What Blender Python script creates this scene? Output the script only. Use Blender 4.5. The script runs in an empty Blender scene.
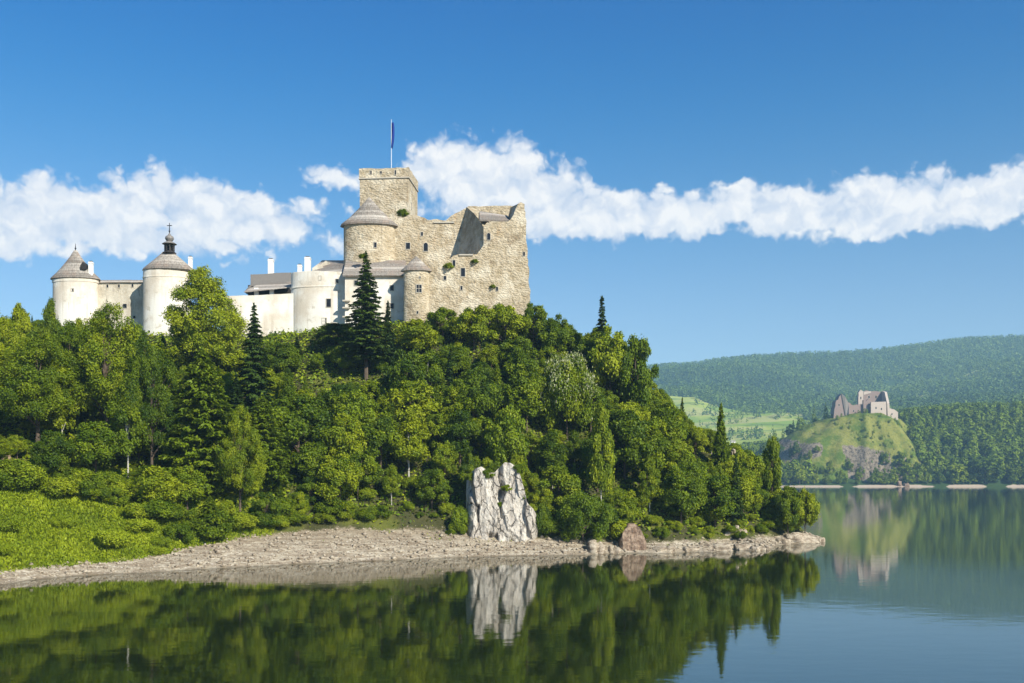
import bpy, bmesh, math, random
import numpy as np
from mathutils import Vector, Matrix, Euler

R = math.radians
SC = bpy.context.scene
COL = SC.collection
rng = np.random.default_rng(11)
random.seed(5)

# ------------------------------------------------------------------ camera, sky, sun, exposure
CAM_H, F, HOR = 14.0, 1000.0, 475.0
cam = bpy.data.cameras.new('camera')
cam_o = bpy.data.objects.new('camera', cam)
COL.objects.link(cam_o)
cam_o.location = (0, 0, CAM_H)
cam_o.rotation_euler = (R(90), 0, 0)
cam.sensor_fit = 'HORIZONTAL'
cam.sensor_width = 36.0
cam.lens = F / 1024 * 36
cam.shift_y = (HOR - 341.5) / 1024
cam.clip_start, cam.clip_end = 0.5, 30000
SC.camera = cam_o

SUN_AZ, SUN_EL = 139.0, 34.0          # clockwise from +Y (the viewing direction): behind the camera, to the right
sdir = Vector((math.sin(R(SUN_AZ)) * math.cos(R(SUN_EL)), math.cos(R(SUN_AZ)) * math.cos(R(SUN_EL)), math.sin(R(SUN_EL))))
sun = bpy.data.lights.new('sun', 'SUN')
sun.energy, sun.angle, sun.color = 5.0, R(0.5), (1.0, 0.93, 0.80)
sun_o = bpy.data.objects.new('sun', sun)
COL.objects.link(sun_o)
sun_o.location = sdir * 400
sun_o.rotation_euler = (-sdir).to_track_quat('-Z', 'Y').to_euler()

SC.view_settings.view_transform = 'Standard'
SC.view_settings.look = 'None'
SC.view_settings.exposure = 0.72
SC.view_settings.gamma = 1.0
SC.view_settings.use_curve_mapping = False
SC.render.engine = 'CYCLES'
SC.cycles.use_denoising = True
SC.cycles.max_bounces = 8
SC.cycles.diffuse_bounces = 3
SC.cycles.transmission_bounces = 3
SC.cycles.volume_bounces = 1
SC.cycles.sample_clamp_indirect = 6.0
SC.cycles.use_adaptive_sampling = True
SC.cycles.adaptive_threshold = 0.02

SKY_STRENGTH = 0.10
HAZE = 1.05e-4


# ------------------------------------------------------------------ node helpers
class NT:
    def __init__(s, nt):
        s.nt = nt
        nt.nodes.clear()

    def n(s, t, **kw):
        x = s.nt.nodes.new(t)
        for k, v in kw.items():
            setattr(x, k, v)
        return x

    def put(s, sock, v):
        if hasattr(v, 'is_linked') or isinstance(v, bpy.types.NodeSocket):
            s.nt.links.new(v, sock)
        else:
            sock.default_value = v

    def math(s, op, a, b=0.0, c=None, clamp=False):
        x = s.n('ShaderNodeMath', operation=op, use_clamp=clamp)
        s.put(x.inputs[0], a)
        s.put(x.inputs[1], b)
        if c is not None:
            s.put(x.inputs[2], c)
        return x.outputs[0]

    def vmath(s, op, a, b=(0, 0, 0)):
        x = s.n('ShaderNodeVectorMath', operation=op)
        s.put(x.inputs[0], a)
        s.put(x.inputs[1], b)
        return x.outputs['Value'] if op in ('LENGTH', 'DOT_PRODUCT') else x.outputs[0]

    def mix(s, f, a, b, mode='MIX'):
        x = s.n('ShaderNodeMix', data_type='RGBA', blend_type=mode)
        s.put(x.inputs[0], f)
        s.put(x.inputs[6], a if not isinstance(a, tuple) else (*a[:3], 1))
        s.put(x.inputs[7], b if not isinstance(b, tuple) else (*b[:3], 1))
        return x.outputs[2]

    def noise(s, vec, scale, detail=4, rough=0.55, dist=0.0, out='Fac', dims='3D'):
        x = s.n('ShaderNodeTexNoise', noise_dimensions=dims)
        if vec is not None:
            s.put(x.inputs['Vector'], vec)
        x.inputs['Scale'].default_value = scale
        x.inputs['Detail'].default_value = detail
        x.inputs['Roughness'].default_value = rough
        x.inputs['Distortion'].default_value = dist
        return x.outputs[out]

    def ramp(s, f, lo, hi):
        x = s.n('ShaderNodeMapRange', interpolation_type='SMOOTHSTEP')
        s.put(x.inputs[0], f)
        s.put(x.inputs[1], lo)
        s.put(x.inputs[2], hi)
        return x.outputs[0]

    def attr(s, name):
        return s.n('ShaderNodeAttribute', attribute_name=name).outputs['Fac']


def material(name, build):
    m = bpy.data.materials.new(name)
    m.use_nodes = True
    g = NT(m.node_tree)
    out = g.n('ShaderNodeOutputMaterial')
    build(g, out)
    return m


def principled(g, out, col, rough=0.85, bump=None, bump_d=0.1, bump_s=0.6, spec=0.25, ior=1.45):
    p = g.n('ShaderNodeBsdfPrincipled')
    g.put(p.inputs['Base Color'], col if not isinstance(col, tuple) else (*col[:3], 1))
    g.put(p.inputs['Roughness'], rough)
    p.inputs['Specular IOR Level'].default_value = spec
    p.inputs['IOR'].default_value = ior
    if bump is not None:
        b = g.n('ShaderNodeBump')
        b.inputs['Strength'].default_value = bump_s
        b.inputs['Distance'].default_value = bump_d
        g.put(b.inputs['Height'], bump)
        g.nt.links.new(b.outputs[0], p.inputs['Normal'])
    g.nt.links.new(p.outputs[0], out.inputs['Surface'])
    return p


# ------------------------------------------------------------------ world: sky with a band of cumulus
def uv_of(px, py):
    u = math.atan((px - 512) / F)
    return u, math.atan((HOR - py) / F * math.cos(u))


# each cloud bank: direction of a puff (as seen from the lake) with its angular half sizes
PUFFS = [(-60, 218, 80, 32, 1), (30, 212, 66, 30, 1), (100, 218, 70, 26, 1), (152, 203, 44, 32, 1), (205, 216, 58, 28, 1),
         (268, 222, 46, 24, 1), (120, 236, 140, 18, .8), (20, 238, 60, 18, .6),
         (345, 178, 44, 14, .55), (330, 206, 20, 9, .32), (330, 240, 40, 18, .4),
         (466, 178, 58, 40, 1), (505, 184, 56, 40, 1), (548, 198, 44, 32, 1), (592, 214, 44, 24, 1), (560, 224, 80, 18, 1),
         (650, 216, 54, 22, 1), (702, 213, 50, 20, 1), (742, 204, 40, 22, 1), (800, 209, 58, 23, 1), (856, 207, 56, 26, 1),
         (920, 202, 56, 25, 1), (970, 200, 52, 24, 1), (1022, 192, 50, 28, 1), (1090, 188, 60, 32, 1), (885, 224, 80, 14, .75)]

world = bpy.data.worlds.new('World')
SC.world = world
world.use_nodes = True
g = NT(world.node_tree)
wout = g.n('ShaderNodeOutputWorld')
bg = g.n('ShaderNodeBackground')
sky = g.n('ShaderNodeTexSky', sky_type='NISHITA')
sky.sun_disc = False
sky.sun_elevation = R(SUN_EL)
sky.sun_rotation = R(SUN_AZ)
sky.altitude = 500
sky.air_density = 1.0
sky.dust_density = 0.8
sky.ozone_density = 3.0
hsv = g.n('ShaderNodeHueSaturation')
tc = g.n('ShaderNodeTexCoord')
sep = g.n('ShaderNodeSeparateXYZ')
g.put(sep.inputs[0], tc.outputs['Generated'])
az = g.math('ARCTAN2', sep.outputs[0], sep.outputs[1])
el = g.math('ARCSINE', sep.outputs[2])
comb = g.n('ShaderNodeCombineXYZ')
g.put(comb.inputs[0], az)
g.put(comb.inputs[1], el)
uv = comb.outputs[0]
high = g.ramp(el, 0.10, 0.50)          # deeper blue away from the horizon
g.put(hsv.inputs['Saturation'], g.math('ADD', 1.06, g.math('MULTIPLY', high, 0.38)))
g.put(hsv.inputs['Value'], g.math('ADD', 0.80, g.math('MULTIPLY', high, 0.16)))
g.put(hsv.inputs['Color'], sky.outputs[0])
# billow noise warps the outline
wv = g.noise(uv, 26, 3, 0.6, out='Color', dims='2D')
warp = g.vmath('MULTIPLY', g.vmath('SUBTRACT', wv, (0.5, 0.5, 0.5)), (0.045, 0.035, 0))
uvw = g.vmath('ADD', uv, warp)
dens = None
for px, py, a, b, wgt in PUFFS:
    u0, v0 = uv_of(px, py)
    d = g.vmath('LENGTH', g.vmath('MULTIPLY', g.vmath('SUBTRACT', uvw, (u0, v0, 0)), (F / a, F / b, 0)))
    v = g.math('MULTIPLY', g.math('SUBTRACT', 1.35, d), wgt)
    dens = v if dens is None else g.math('SMOOTH_MAX', dens, v, 0.18)


def billow(p):
    """rounded cumulus heads: two sizes of cells plus fine noise"""
    o = None
    for sc, w in ((30, 0.70), (74, 0.40), (170, 0.12)):
        vo = g.n('ShaderNodeTexVoronoi', feature='SMOOTH_F1' if sc < 50 else 'F1', voronoi_dimensions='2D')
        g.put(vo.inputs['Vector'], p)
        vo.inputs['Scale'].default_value = sc
        if sc < 50:
            vo.inputs['Smoothness'].default_value = 0.35
        t_ = g.math('MULTIPLY', g.math('SUBTRACT', 0.42, vo.outputs['Distance']), w)
        o = t_ if o is None else g.math('ADD', o, t_)
    return g.math('ADD', o, g.math('MULTIPLY', g.math('SUBTRACT', g.noise(p, 60, 5, 0.6, dims='2D'), 0.5), 0.28))


wsm = g.vmath('ADD', g.vmath('MULTIPLY', uv, (1, 1.25, 1)), g.vmath('MULTIPLY', g.vmath('SUBTRACT', g.noise(uv, 40, 3, 0.55, out='Color', dims='2D'), (0.5, 0.5, 0.5)), (0.03, 0.03, 0)))
b0 = billow(wsm)
b1 = billow(g.vmath('ADD', wsm, (0.009, 0.016, 0)))
dens2 = g.math('ADD', g.math('MULTIPLY', g.math('SUBTRACT', dens, 0.18), 1.5), b0)
cover = g.ramp(dens2, 0.02, 0.66)
relief = g.math('MULTIPLY', g.math('SUBTRACT', b0, b1), 1.0)
thick = g.ramp(dens2, 0.2, 1.5)
lum = g.math('ADD', g.math('ADD', 0.50, g.math('MULTIPLY', relief, 1.0)), g.math('MULTIPLY', thick, 0.20), clamp=True)
ccol = g.mix(lum, (3.6, 4.15, 5.1), (6.6, 6.4, 6.15))
deep = g.mix(high, (0.92, 0.94, 0.96), (0.06, 0.74, 0.88))
clear = g.mix(1.0, hsv.outputs[0], deep, 'MULTIPLY')
skycol = g.mix(g.math('MULTIPLY', cover, 0.97), clear, ccol)
g.put(bg.inputs['Color'], skycol)
bg.inputs['Strength'].default_value = SKY_STRENGTH
g.nt.links.new(bg.outputs[0], wout.inputs['Surface'])


# ------------------------------------------------------------------ materials
def geo_pos(g):
    return g.n('ShaderNodeNewGeometry').outputs['Position']


def obj_pos(g):
    return g.n('ShaderNodeTexCoord').outputs['Object']


def leaf_mat(name, dark, mid, light, trans=0.3, vary=0.7):
    def b(g, out):
        tone = g.attr('tone')
        rnd = g.n('ShaderNodeObjectInfo').outputs['Random']
        t = g.math('ADD', g.math('ADD', 0.10, g.math('MULTIPLY', tone, 0.85)), g.math('MULTIPLY', g.math('SUBTRACT', rnd, 0.5), vary), clamp=True)
        c = g.mix(g.ramp(t, 0.0, 0.55), dark, mid)
        c = g.mix(g.ramp(t, 0.45, 1.0), c, light)
        p = g.n('ShaderNodeBsdfPrincipled')
        g.put(p.inputs['Base Color'], c)
        p.inputs['Roughness'].default_value = 0.55
        p.inputs['Specular IOR Level'].default_value = 0.2
        tr = g.n('ShaderNodeBsdfTranslucent')
        g.put(tr.inputs['Color'], g.mix(0.5, c, (0.10, 0.16, 0.01)))
        ms = g.n('ShaderNodeMixShader')
        ms.inputs[0].default_value = trans
        g.nt.links.new(p.outputs[0], ms.inputs[1])
        g.nt.links.new(tr.outputs[0], ms.inputs[2])
        g.nt.links.new(ms.outputs[0], out.inputs['Surface'])
    return material(name, b)


M = {}
LEAF = ((0.044, 0.086, 0.005), (0.142, 0.204, 0.007), (0.300, 0.345, 0.011))
FAR_LEAF = ((0.046, 0.086, 0.006), (0.140, 0.205, 0.009), (0.290, 0.350, 0.014))
CONIF = ((0.034, 0.068, 0.011), (0.090, 0.150, 0.016), (0.180, 0.250, 0.024))
GRASS = ((0.125, 0.185, 0.006), (0.230, 0.300, 0.010), (0.340, 0.400, 0.016))
M['leaf'] = leaf_mat('broadleaf_foliage', *LEAF, 0.34)
M['leaf_bright'] = leaf_mat('bright_foliage', (0.080, 0.135, 0.005), (0.180, 0.245, 0.008), (0.310, 0.355, 0.014))
M['spruce'] = leaf_mat('spruce_needles', (0.018, 0.040, 0.007), (0.040, 0.076, 0.009), (0.082, 0.125, 0.012), 0.12)
M['larch'] = leaf_mat('larch_needles', (0.060, 0.105, 0.005), (0.130, 0.190, 0.008), (0.225, 0.285, 0.012), 0.25)
M['blossom'] = leaf_mat('blossom_sprays', (0.24, 0.28, 0.10), (0.40, 0.42, 0.22), (0.60, 0.59, 0.42), 0.2)
M['grass'] = leaf_mat('low_shrub_foliage', *GRASS, 0.3, 0.5)
M['far_leaf'] = leaf_mat('far_foliage', *FAR_LEAF, 0.2)
M['far_conifer'] = leaf_mat('far_conifer_foliage', *CONIF, 0.1)
M['mass_leaf'] = leaf_mat('wood_foliage', *FAR_LEAF, 0.2, 0.0)
M['mass_conifer'] = leaf_mat('forest_foliage', *CONIF, 0.1, 0.0)
M['mass_grass'] = leaf_mat('bank_grass', *GRASS, 0.3, 0.0)
M['mass_under'] = leaf_mat('undergrowth_foliage', *LEAF, 0.2, 0.0)


def bark(g, out):
    p = obj_pos(g)
    n = g.noise(g.vmath('MULTIPLY', p, (3, 3, 0.6)), 2.0, 5)
    principled(g, out, g.mix(n, (0.05, 0.035, 0.025), (0.15, 0.115, 0.085)), 0.95, n, 0.1)


def birch_bark(g, out):
    p = obj_pos(g)
    n = g.ramp(g.noise(g.vmath('MULTIPLY', p, (1, 1, 3)), 1.2, 4), 0.55, 0.65)
    principled(g, out, g.mix(n, (0.42, 0.40, 0.35), (0.08, 0.07, 0.06)), 0.8)


M['bark'] = material('tree_bark', bark)
M['birch'] = material('birch_bark', birch_bark)


def stone(g, out):
    p = obj_pos(g)
    big = g.noise(p, 0.16, 6, 0.6)
    med = g.noise(p, 0.7, 6, 0.65)
    fine = g.noise(p, 3.0, 5, 0.7)
    vo = g.n('ShaderNodeTexVoronoi', feature='F1')
    g.put(vo.inputs['Vector'], g.vmath('MULTIPLY', p, (1.0, 1.0, 1.7)))
    vo.inputs['Scale'].default_value = 1.5
    cell = g.n('ShaderNodeSeparateColor')
    g.put(cell.inputs[0], vo.outputs['Color'])
    base = g.mix(g.ramp(med, 0.3, 0.7), (0.39, 0.315, 0.205), (0.58, 0.50, 0.37))
    base = g.mix(g.math('MULTIPLY', cell.outputs[0], 0.34), base, (0.30, 0.23, 0.14))
    base = g.mix(g.math('MULTIPLY', g.ramp(big, 0.50, 0.60), 0.85), base, (0.63, 0.56, 0.43))
    dk = g.ramp(g.noise(g.vmath('ADD', p, (31, 7, 3)), 0.22, 6, 0.65), 0.54, 0.68)
    base = g.mix(g.math('MULTIPLY', dk, 0.68), base, (0.22, 0.165, 0.105))
    rust = g.ramp(g.noise(g.vmath('MULTIPLY', p, (1, 1, 0.35)), 0.33, 4), 0.58, 0.78)
    base = g.mix(g.math('MULTIPLY', rust, 0.55), base, (0.42, 0.24, 0.10))
    stain = g.ramp(g.noise(g.vmath('MULTIPLY', p, (2.2, 2.2, 0.22)), 0.5, 5), 0.56, 0.80)
    base = g.mix(g.math('MULTIPLY', stain, 0.42), base, (0.19, 0.15, 0.10))
    base = g.mix(g.math('MULTIPLY', g.ramp(fine, 0.5, 0.75), 0.3), base, (0.2, 0.15, 0.10))
    h = g.math('ADD', g.math('MULTIPLY', vo.outputs['Distance'], -0.7), g.math('ADD', fine, g.math('MULTIPLY', med, 1.5)))
    principled(g, out, base, 0.95, h, 0.28, 0.9, 0.1)


def plaster(g, out):
    p = obj_pos(g)
    big = g.noise(p, 0.14, 5, 0.6)
    stain = g.ramp(g.noise(g.vmath('MULTIPLY', p, (1.6, 1.6, 0.16)), 0.5, 5), 0.50, 0.78)
    base = g.mix(g.ramp(big, 0.40, 0.62), (0.74, 0.71, 0.64), (0.60, 0.53, 0.43))
    base = g.mix(g.math('MULTIPLY', stain, 0.6), base, (0.44, 0.37, 0.28))
    patch = g.ramp(g.noise(p, 0.42, 6, 0.65), 0.57, 0.66)
    base = g.mix(g.math('MULTIPLY', patch, 0.55), base, (0.42, 0.36, 0.27))
    fine = g.noise(p, 2.5, 5, 0.7)
    principled(g, out, base, 0.92, fine, 0.09, 0.6, 0.1)


def old_plaster(g, out):
    p = obj_pos(g)
    big = g.noise(p, 0.22, 6, 0.65)
    base = g.mix(g.ramp(big, 0.35, 0.65), (0.62, 0.57, 0.47), (0.40, 0.35, 0.27))
    st = g.ramp(g.noise(g.vmath('MULTIPLY', p, (1.5, 1.5, 0.3)), 0.8, 6, 0.7), 0.52, 0.7)
    base = g.mix(g.math('MULTIPLY', st, 0.7), base, (0.22, 0.19, 0.15))
    principled(g, out, base, 0.95, g.noise(p, 1.6, 6, 0.7), 0.2, 0.8, 0.1)


def shingle(g, out):
    p = obj_pos(g)
    s = g.n('ShaderNodeSeparateXYZ')
    g.put(s.inputs[0], p)
    row = g.math('FRACT', g.math('MULTIPLY', s.outputs[2], 1.5))
    br = g.noise(g.vmath('MULTIPLY', p, (3, 3, 0.8)), 1.0, 4, 0.7)
    rid = g.n('ShaderNodeTexWhiteNoise', noise_dimensions='1D')
    g.put(rid.inputs['W'], g.math('FLOOR', g.math('MULTIPLY', s.outputs[2], 1.5)))
    big = g.noise(p, 0.35, 4)
    c = g.mix(g.ramp(g.math('ADD', g.math('MULTIPLY', br, 0.75), g.math('MULTIPLY', rid.outputs[0], 0.42)), 0.3, 0.9), (0.16, 0.14, 0.12), (0.47, 0.43, 0.38))
    c = g.mix(g.math('MULTIPLY', g.ramp(big, 0.45, 0.7), 0.5), c, (0.30, 0.22, 0.17))
    c = g.mix(g.math('MULTIPLY', g.ramp(row, 0.82, 0.98), 0.55), c, (0.05, 0.04, 0.035))
    principled(g, out, c, 0.85, g.math('ADD', row, br), 0.15, 0.9, 0.2)


M['stone'] = material('rubble_masonry', stone)
M['plaster'] = material('lime_plaster', plaster)
M['old_plaster'] = material('weathered_plaster', old_plaster)
M['shingle'] = material('wooden_shingle', shingle)
flat = lambda name, c, r=0.7, sp=0.3: material(name, lambda g, out: principled(g, out, g.mix(g.noise(obj_pos(g), 3.0, 3), tuple(k * 0.8 for k in c), tuple(min(1, k * 1.15) for k in c)), r, None, spec=sp))
M['dark'] = flat('dark_glass_and_hole_shade', (0.012, 0.013, 0.016), 0.25, 0.5)
M['black_wood_and_shade'] = flat('black_timber_and_shade', (0.03, 0.027, 0.025))
M['white_paint'] = flat('white_lime_wash', (0.78, 0.76, 0.71), 0.9)
M['frame'] = flat('window_surround_stone', (0.45, 0.41, 0.34), 0.9)
M['metal'] = flat('dark_wrought_iron', (0.02, 0.02, 0.022), 0.5)
M['copper'] = flat('aged_tin_sheet', (0.20, 0.185, 0.17), 0.5)
M['blue_cloth'] = flat('blue_flag_cloth', (0.012, 0.035, 0.22), 0.8)
M['pole'] = flat('pale_painted_metal', (0.55, 0.58, 0.62), 0.4)
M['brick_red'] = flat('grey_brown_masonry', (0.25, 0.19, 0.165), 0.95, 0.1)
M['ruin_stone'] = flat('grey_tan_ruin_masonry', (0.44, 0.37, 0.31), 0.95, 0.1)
M['wood'] = flat('weathered_fence_timber', (0.42, 0.31, 0.20), 0.9, 0.1)
M['driftwood'] = flat('bleached_driftwood', (0.30, 0.25, 0.19), 0.9, 0.1)


def limestone(g, out):
    p = obj_pos(g)
    a = g.noise(g.vmath('MULTIPLY', p, (1, 1, 0.45)), 0.55, 7, 0.68)
    f = g.noise(g.vmath('MULTIPLY', p, (1.3, 1.3, 0.5)), 1.6, 6, 0.7)
    c = g.mix(g.ramp(a, 0.40, 0.62), (0.40, 0.36, 0.31), (0.66, 0.61, 0.53))
    c = g.mix(g.math('MULTIPLY', g.ramp(f, 0.52, 0.72), 0.75), c, (0.16, 0.15, 0.145))
    c = g.mix(g.math('MULTIPLY', g.ramp(g.noise(p, 0.9, 5), 0.60, 0.72), 0.5), c, (0.36, 0.26, 0.15))
    vo = g.n('ShaderNodeTexVoronoi', feature='DISTANCE_TO_EDGE')
    g.put(vo.inputs['Vector'], g.vmath('ADD', g.vmath('MULTIPLY', p, (1.0, 0.7, 0.42)), g.vmath('MULTIPLY', g.noise(p, 0.8, 4, out='Color'), (1.1, 1.1, 0.7))))
    vo.inputs['Scale'].default_value = 0.62
    crack = g.math('MULTIPLY', g.ramp(vo.outputs['Distance'], 0.055, 0.0), g.ramp(a, 0.62, 0.42))
    c = g.mix(g.math('MULTIPLY', crack, 0.8), c, (0.07, 0.065, 0.06))
    h = g.math('SUBTRACT', g.math('ADD', g.math('MULTIPLY', a, 2.0), f), crack)
    principled(g, out, c, 0.92, h, 0.45, 1.0, 0.15)


def shore_rock(g, out):
    p = obj_pos(g)
    a = g.noise(g.vmath('MULTIPLY', p, (1, 1, 2.6)), 0.8, 7, 0.68)
    c = g.mix(g.ramp(a, 0.36, 0.64), (0.22, 0.17, 0.12), (0.50, 0.43, 0.33))
    f = g.noise(p, 3.0, 6, 0.7)
    c = g.mix(g.math('MULTIPLY', g.ramp(f, 0.55, 0.75), 0.5), c, (0.12, 0.095, 0.07))
    principled(g, out, c, 0.92, g.math('ADD', a, f), 0.25, 1.0, 0.15)


def red_rock(g, out):
    p = obj_pos(g)
    a = g.noise(g.vmath('MULTIPLY', p, (1, 1, 1.6)), 0.9, 7, 0.68)
    c = g.mix(g.ramp(a, 0.36, 0.64), (0.13, 0.085, 0.06), (0.29, 0.215, 0.155))
    principled(g, out, c, 0.92, a, 0.3, 1.0, 0.15)


M['limestone'] = material('white_limestone', limestone)
M['shore_rock'] = material('banded_shore_rock', shore_rock)
M['red_rock'] = material('red_brown_rock', red_rock)


def near_ground(g, out):
    p = geo_pos(g)
    beach, grass = g.attr('beach'), g.attr('grass')
    n = g.noise(p, 0.35, 6, 0.65)
    f = g.noise(p, 2.2, 6, 0.75)
    band = g.noise(g.vmath('MULTIPLY', p, (0.12, 0.5, 3.2)), 1.0, 5, 0.65)
    soil = g.mix(n, (0.035, 0.040, 0.014), (0.075, 0.070, 0.030))
    gr = g.mix(g.ramp(n, 0.35, 0.65), (0.13, 0.17, 0.012), (0.22, 0.25, 0.020))
    sand = g.mix(g.ramp(band, 0.35, 0.66), (0.25, 0.20, 0.14), (0.49, 0.43, 0.33))
    sand = g.mix(g.math('MULTIPLY', g.ramp(f, 0.50, 0.70), 0.6), sand, (0.15, 0.12, 0.085))
    vo = g.n('ShaderNodeTexVoronoi')
    g.put(vo.inputs['Vector'], p)
    vo.inputs['Scale'].default_value = 1.5
    vc = g.n('ShaderNodeSeparateColor')
    g.put(vc.inputs[0], vo.outputs['Color'])
    sand = g.mix(g.math('MULTIPLY', g.ramp(vc.outputs[0], 0.55, 0.95), 0.55), sand, (0.17, 0.13, 0.095))
    sand = g.mix(g.math('MULTIPLY', g.math('MULTIPLY', g.ramp(vo.outputs['Distance'], 0.42, 0.12), g.ramp(vc.outputs[1], 0.55, 0.8)), 0.8), sand, (0.58, 0.53, 0.44))
    sz = g.n('ShaderNodeSeparateXYZ')
    g.put(sz.inputs[0], p)
    wet = g.ramp(g.math('ADD', sz.outputs[2], g.math('MULTIPLY', n, 0.3)), 0.45, 0.12)
    sand = g.mix(g.math('MULTIPLY', wet, 0.6), sand, (0.11, 0.085, 0.055))
    upper = g.ramp(g.math('ADD', sz.outputs[2], g.math('MULTIPLY', g.math('SUBTRACT', n, 0.5), 5.0)), 1.6, 4.2)
    sand = g.mix(g.math('MULTIPLY', upper, 0.55), sand, (0.20, 0.155, 0.10))
    c = g.mix(g.math('ADD', grass, 0.0, clamp=True), soil, gr)
    bm = g.ramp(g.math('ADD', beach, g.math('MULTIPLY', g.math('SUBTRACT', n, 0.5), 0.7)), 0.42, 0.58)
    c = g.mix(bm, c, sand)
    principled(g, out, c, 0.95, g.math('ADD', f, vo.outputs['Distance']), 0.15, 0.9, 0.1)


def far_ground(g, out):
    p = geo_pos(g)
    meadow, beach = g.attr('meadow'), g.attr('beach')
    n = g.noise(p, 0.006, 6, 0.6)
    f = g.noise(p, 0.04, 5, 0.7)
    wood = g.mix(f, (0.020, 0.045, 0.014), (0.045, 0.080, 0.018))
    md = g.mix(g.ramp(n, 0.40, 0.60), (0.17, 0.25, 0.030), (0.30, 0.34, 0.060))
    stripe = g.noise(g.vmath('MULTIPLY', p, (0.35, 1.0, 0)), 0.011, 3, 0.5)
    md = g.mix(g.math('MULTIPLY', g.ramp(stripe, 0.50, 0.56), 0.75), md, (0.36, 0.34, 0.12))
    md = g.mix(g.math('MULTIPLY', g.ramp(stripe, 0.42, 0.38), 0.7), md, (0.085, 0.14, 0.022))
    c = g.mix(g.ramp(g.math('ADD', meadow, g.math('MULTIPLY', g.math('SUBTRACT', f, 0.5), 0.25)), 0.45, 0.55), wood, md)
    c = g.mix(g.ramp(g.math('ADD', beach, g.math('MULTIPLY', g.math('SUBTRACT', f, 0.5), 0.5)), 0.42, 0.58), c, (0.40, 0.32, 0.25))
    principled(g, out, c, 0.95, None, spec=0.1)


def ruin_ground(g, out):
    p = geo_pos(g)
    rock = g.attr('rock')
    n = g.noise(p, 0.045, 6, 0.65)
    f = g.noise(p, 0.3, 5, 0.75)
    gr = g.mix(g.ramp(n, 0.38, 0.60), (0.080, 0.125, 0.014), (0.200, 0.200, 0.045))
    gr = g.mix(g.math('MULTIPLY', g.ramp(f, 0.48, 0.66), 0.55), gr, (0.045, 0.075, 0.014))
    rk = g.mix(g.ramp(f, 0.35, 0.6), (0.065, 0.055, 0.042), (0.23, 0.19, 0.14))
    c = g.mix(g.ramp(g.math('ADD', rock, g.math('MULTIPLY', g.math('SUBTRACT', f, 0.5), 0.8)), 0.4, 0.6), gr, rk)
    principled(g, out, c, 0.95, f, 1.5, 0.9, 0.1)


def water_mat(g, out):
    p = geo_pos(g)
    a = g.noise(g.vmath('MULTIPLY', p, (0.55, 0.9, 1)), 0.55, 3, 0.5)
    b = g.noise(g.vmath('MULTIPLY', p, (0.8, 1.2, 1)), 2.6, 2, 0.5)
    calm = g.ramp(g.noise(g.vmath('MULTIPLY', p, (0.012, 0.035, 1)), 1.0, 3, 0.5), 0.40, 0.66)
    h = g.math('ADD', a, g.math('MULTIPLY', g.math('MULTIPLY', b, 0.16), g.math('ADD', 0.4, calm)))
    pr = principled(g, out, (0.013, 0.021, 0.006), 0.035, h, 0.026, 0.42, 0.5, 2.1)


M['near_ground'] = material('wooded_hill_ground', near_ground)
M['far_ground'] = material('far_hills_ground', far_ground)
M['ruin_ground'] = material('grassy_crag_ground', ruin_ground)
M['water'] = material('calm_lake_water', water_mat)


# ------------------------------------------------------------------ mesh helpers
def at(px, py, Y):
    return Vector(((px - 512) / F * Y, Y, CAM_H + (HOR - py) / F * Y))


def X_at(px, Y):
    return (px - 512) / F * Y


def Z_at(py, Y):
    return CAM_H + (HOR - py) / F * Y


def np_mesh(name, verts, faces, tone=None, smooth=False, attrs=None):
    """verts (n,3); faces: (m,k) array, or a list of such arrays"""
    fs = faces if isinstance(faces, list) else [faces]
    fs = [np.asarray(f, dtype=np.int32) for f in fs if len(f)]
    me = bpy.data.meshes.new(name)
    me.vertices.add(len(verts))
    me.vertices.foreach_set('co', np.asarray(verts, dtype=np.float32).ravel())
    loops = np.concatenate([f.ravel() for f in fs])
    counts = np.concatenate([np.full(len(f), f.shape[1], dtype=np.int32) for f in fs])
    starts = np.concatenate([[0], np.cumsum(counts)[:-1]]).astype(np.int32)
    me.loops.add(len(loops))
    me.loops.foreach_set('vertex_index', loops)
    me.polygons.add(len(counts))
    me.polygons.foreach_set('loop_start', starts)
    me.polygons.foreach_set('loop_total', counts)
    if smooth:
        me.polygons.foreach_set('use_smooth', np.ones(len(counts), dtype=bool))
    at_ = dict(attrs or {})
    if tone is not None:
        at_['tone'] = tone
    for k, v in at_.items():
        a = me.attributes.new(k, 'FLOAT', 'POINT')
        a.data.foreach_set('value', np.asarray(v, dtype=np.float32))
    me.update(calc_edges=True)
    me.validate()
    return me


def link(name, me, mat=None, parent=None, loc=None, label=None, cat=None, group=None, kind=None):
    o = bpy.data.objects.new(name, me)
    COL.objects.link(o)
    if mat is not None and me is not None and not me.materials:
        me.materials.append(M[mat] if isinstance(mat, str) else mat)
    if parent is not None:
        o.parent = parent
    if loc is not None:
        o.location = loc
    for k, v in (('label', label), ('category', cat), ('group', group), ('kind', kind)):
        if v:
            o[k] = v
    return o


def empty(name, loc, label, cat, group=None):
    o = link(name, None, None, None, loc, label, cat, group)
    o.empty_display_size = 0.5
    return o


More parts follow.
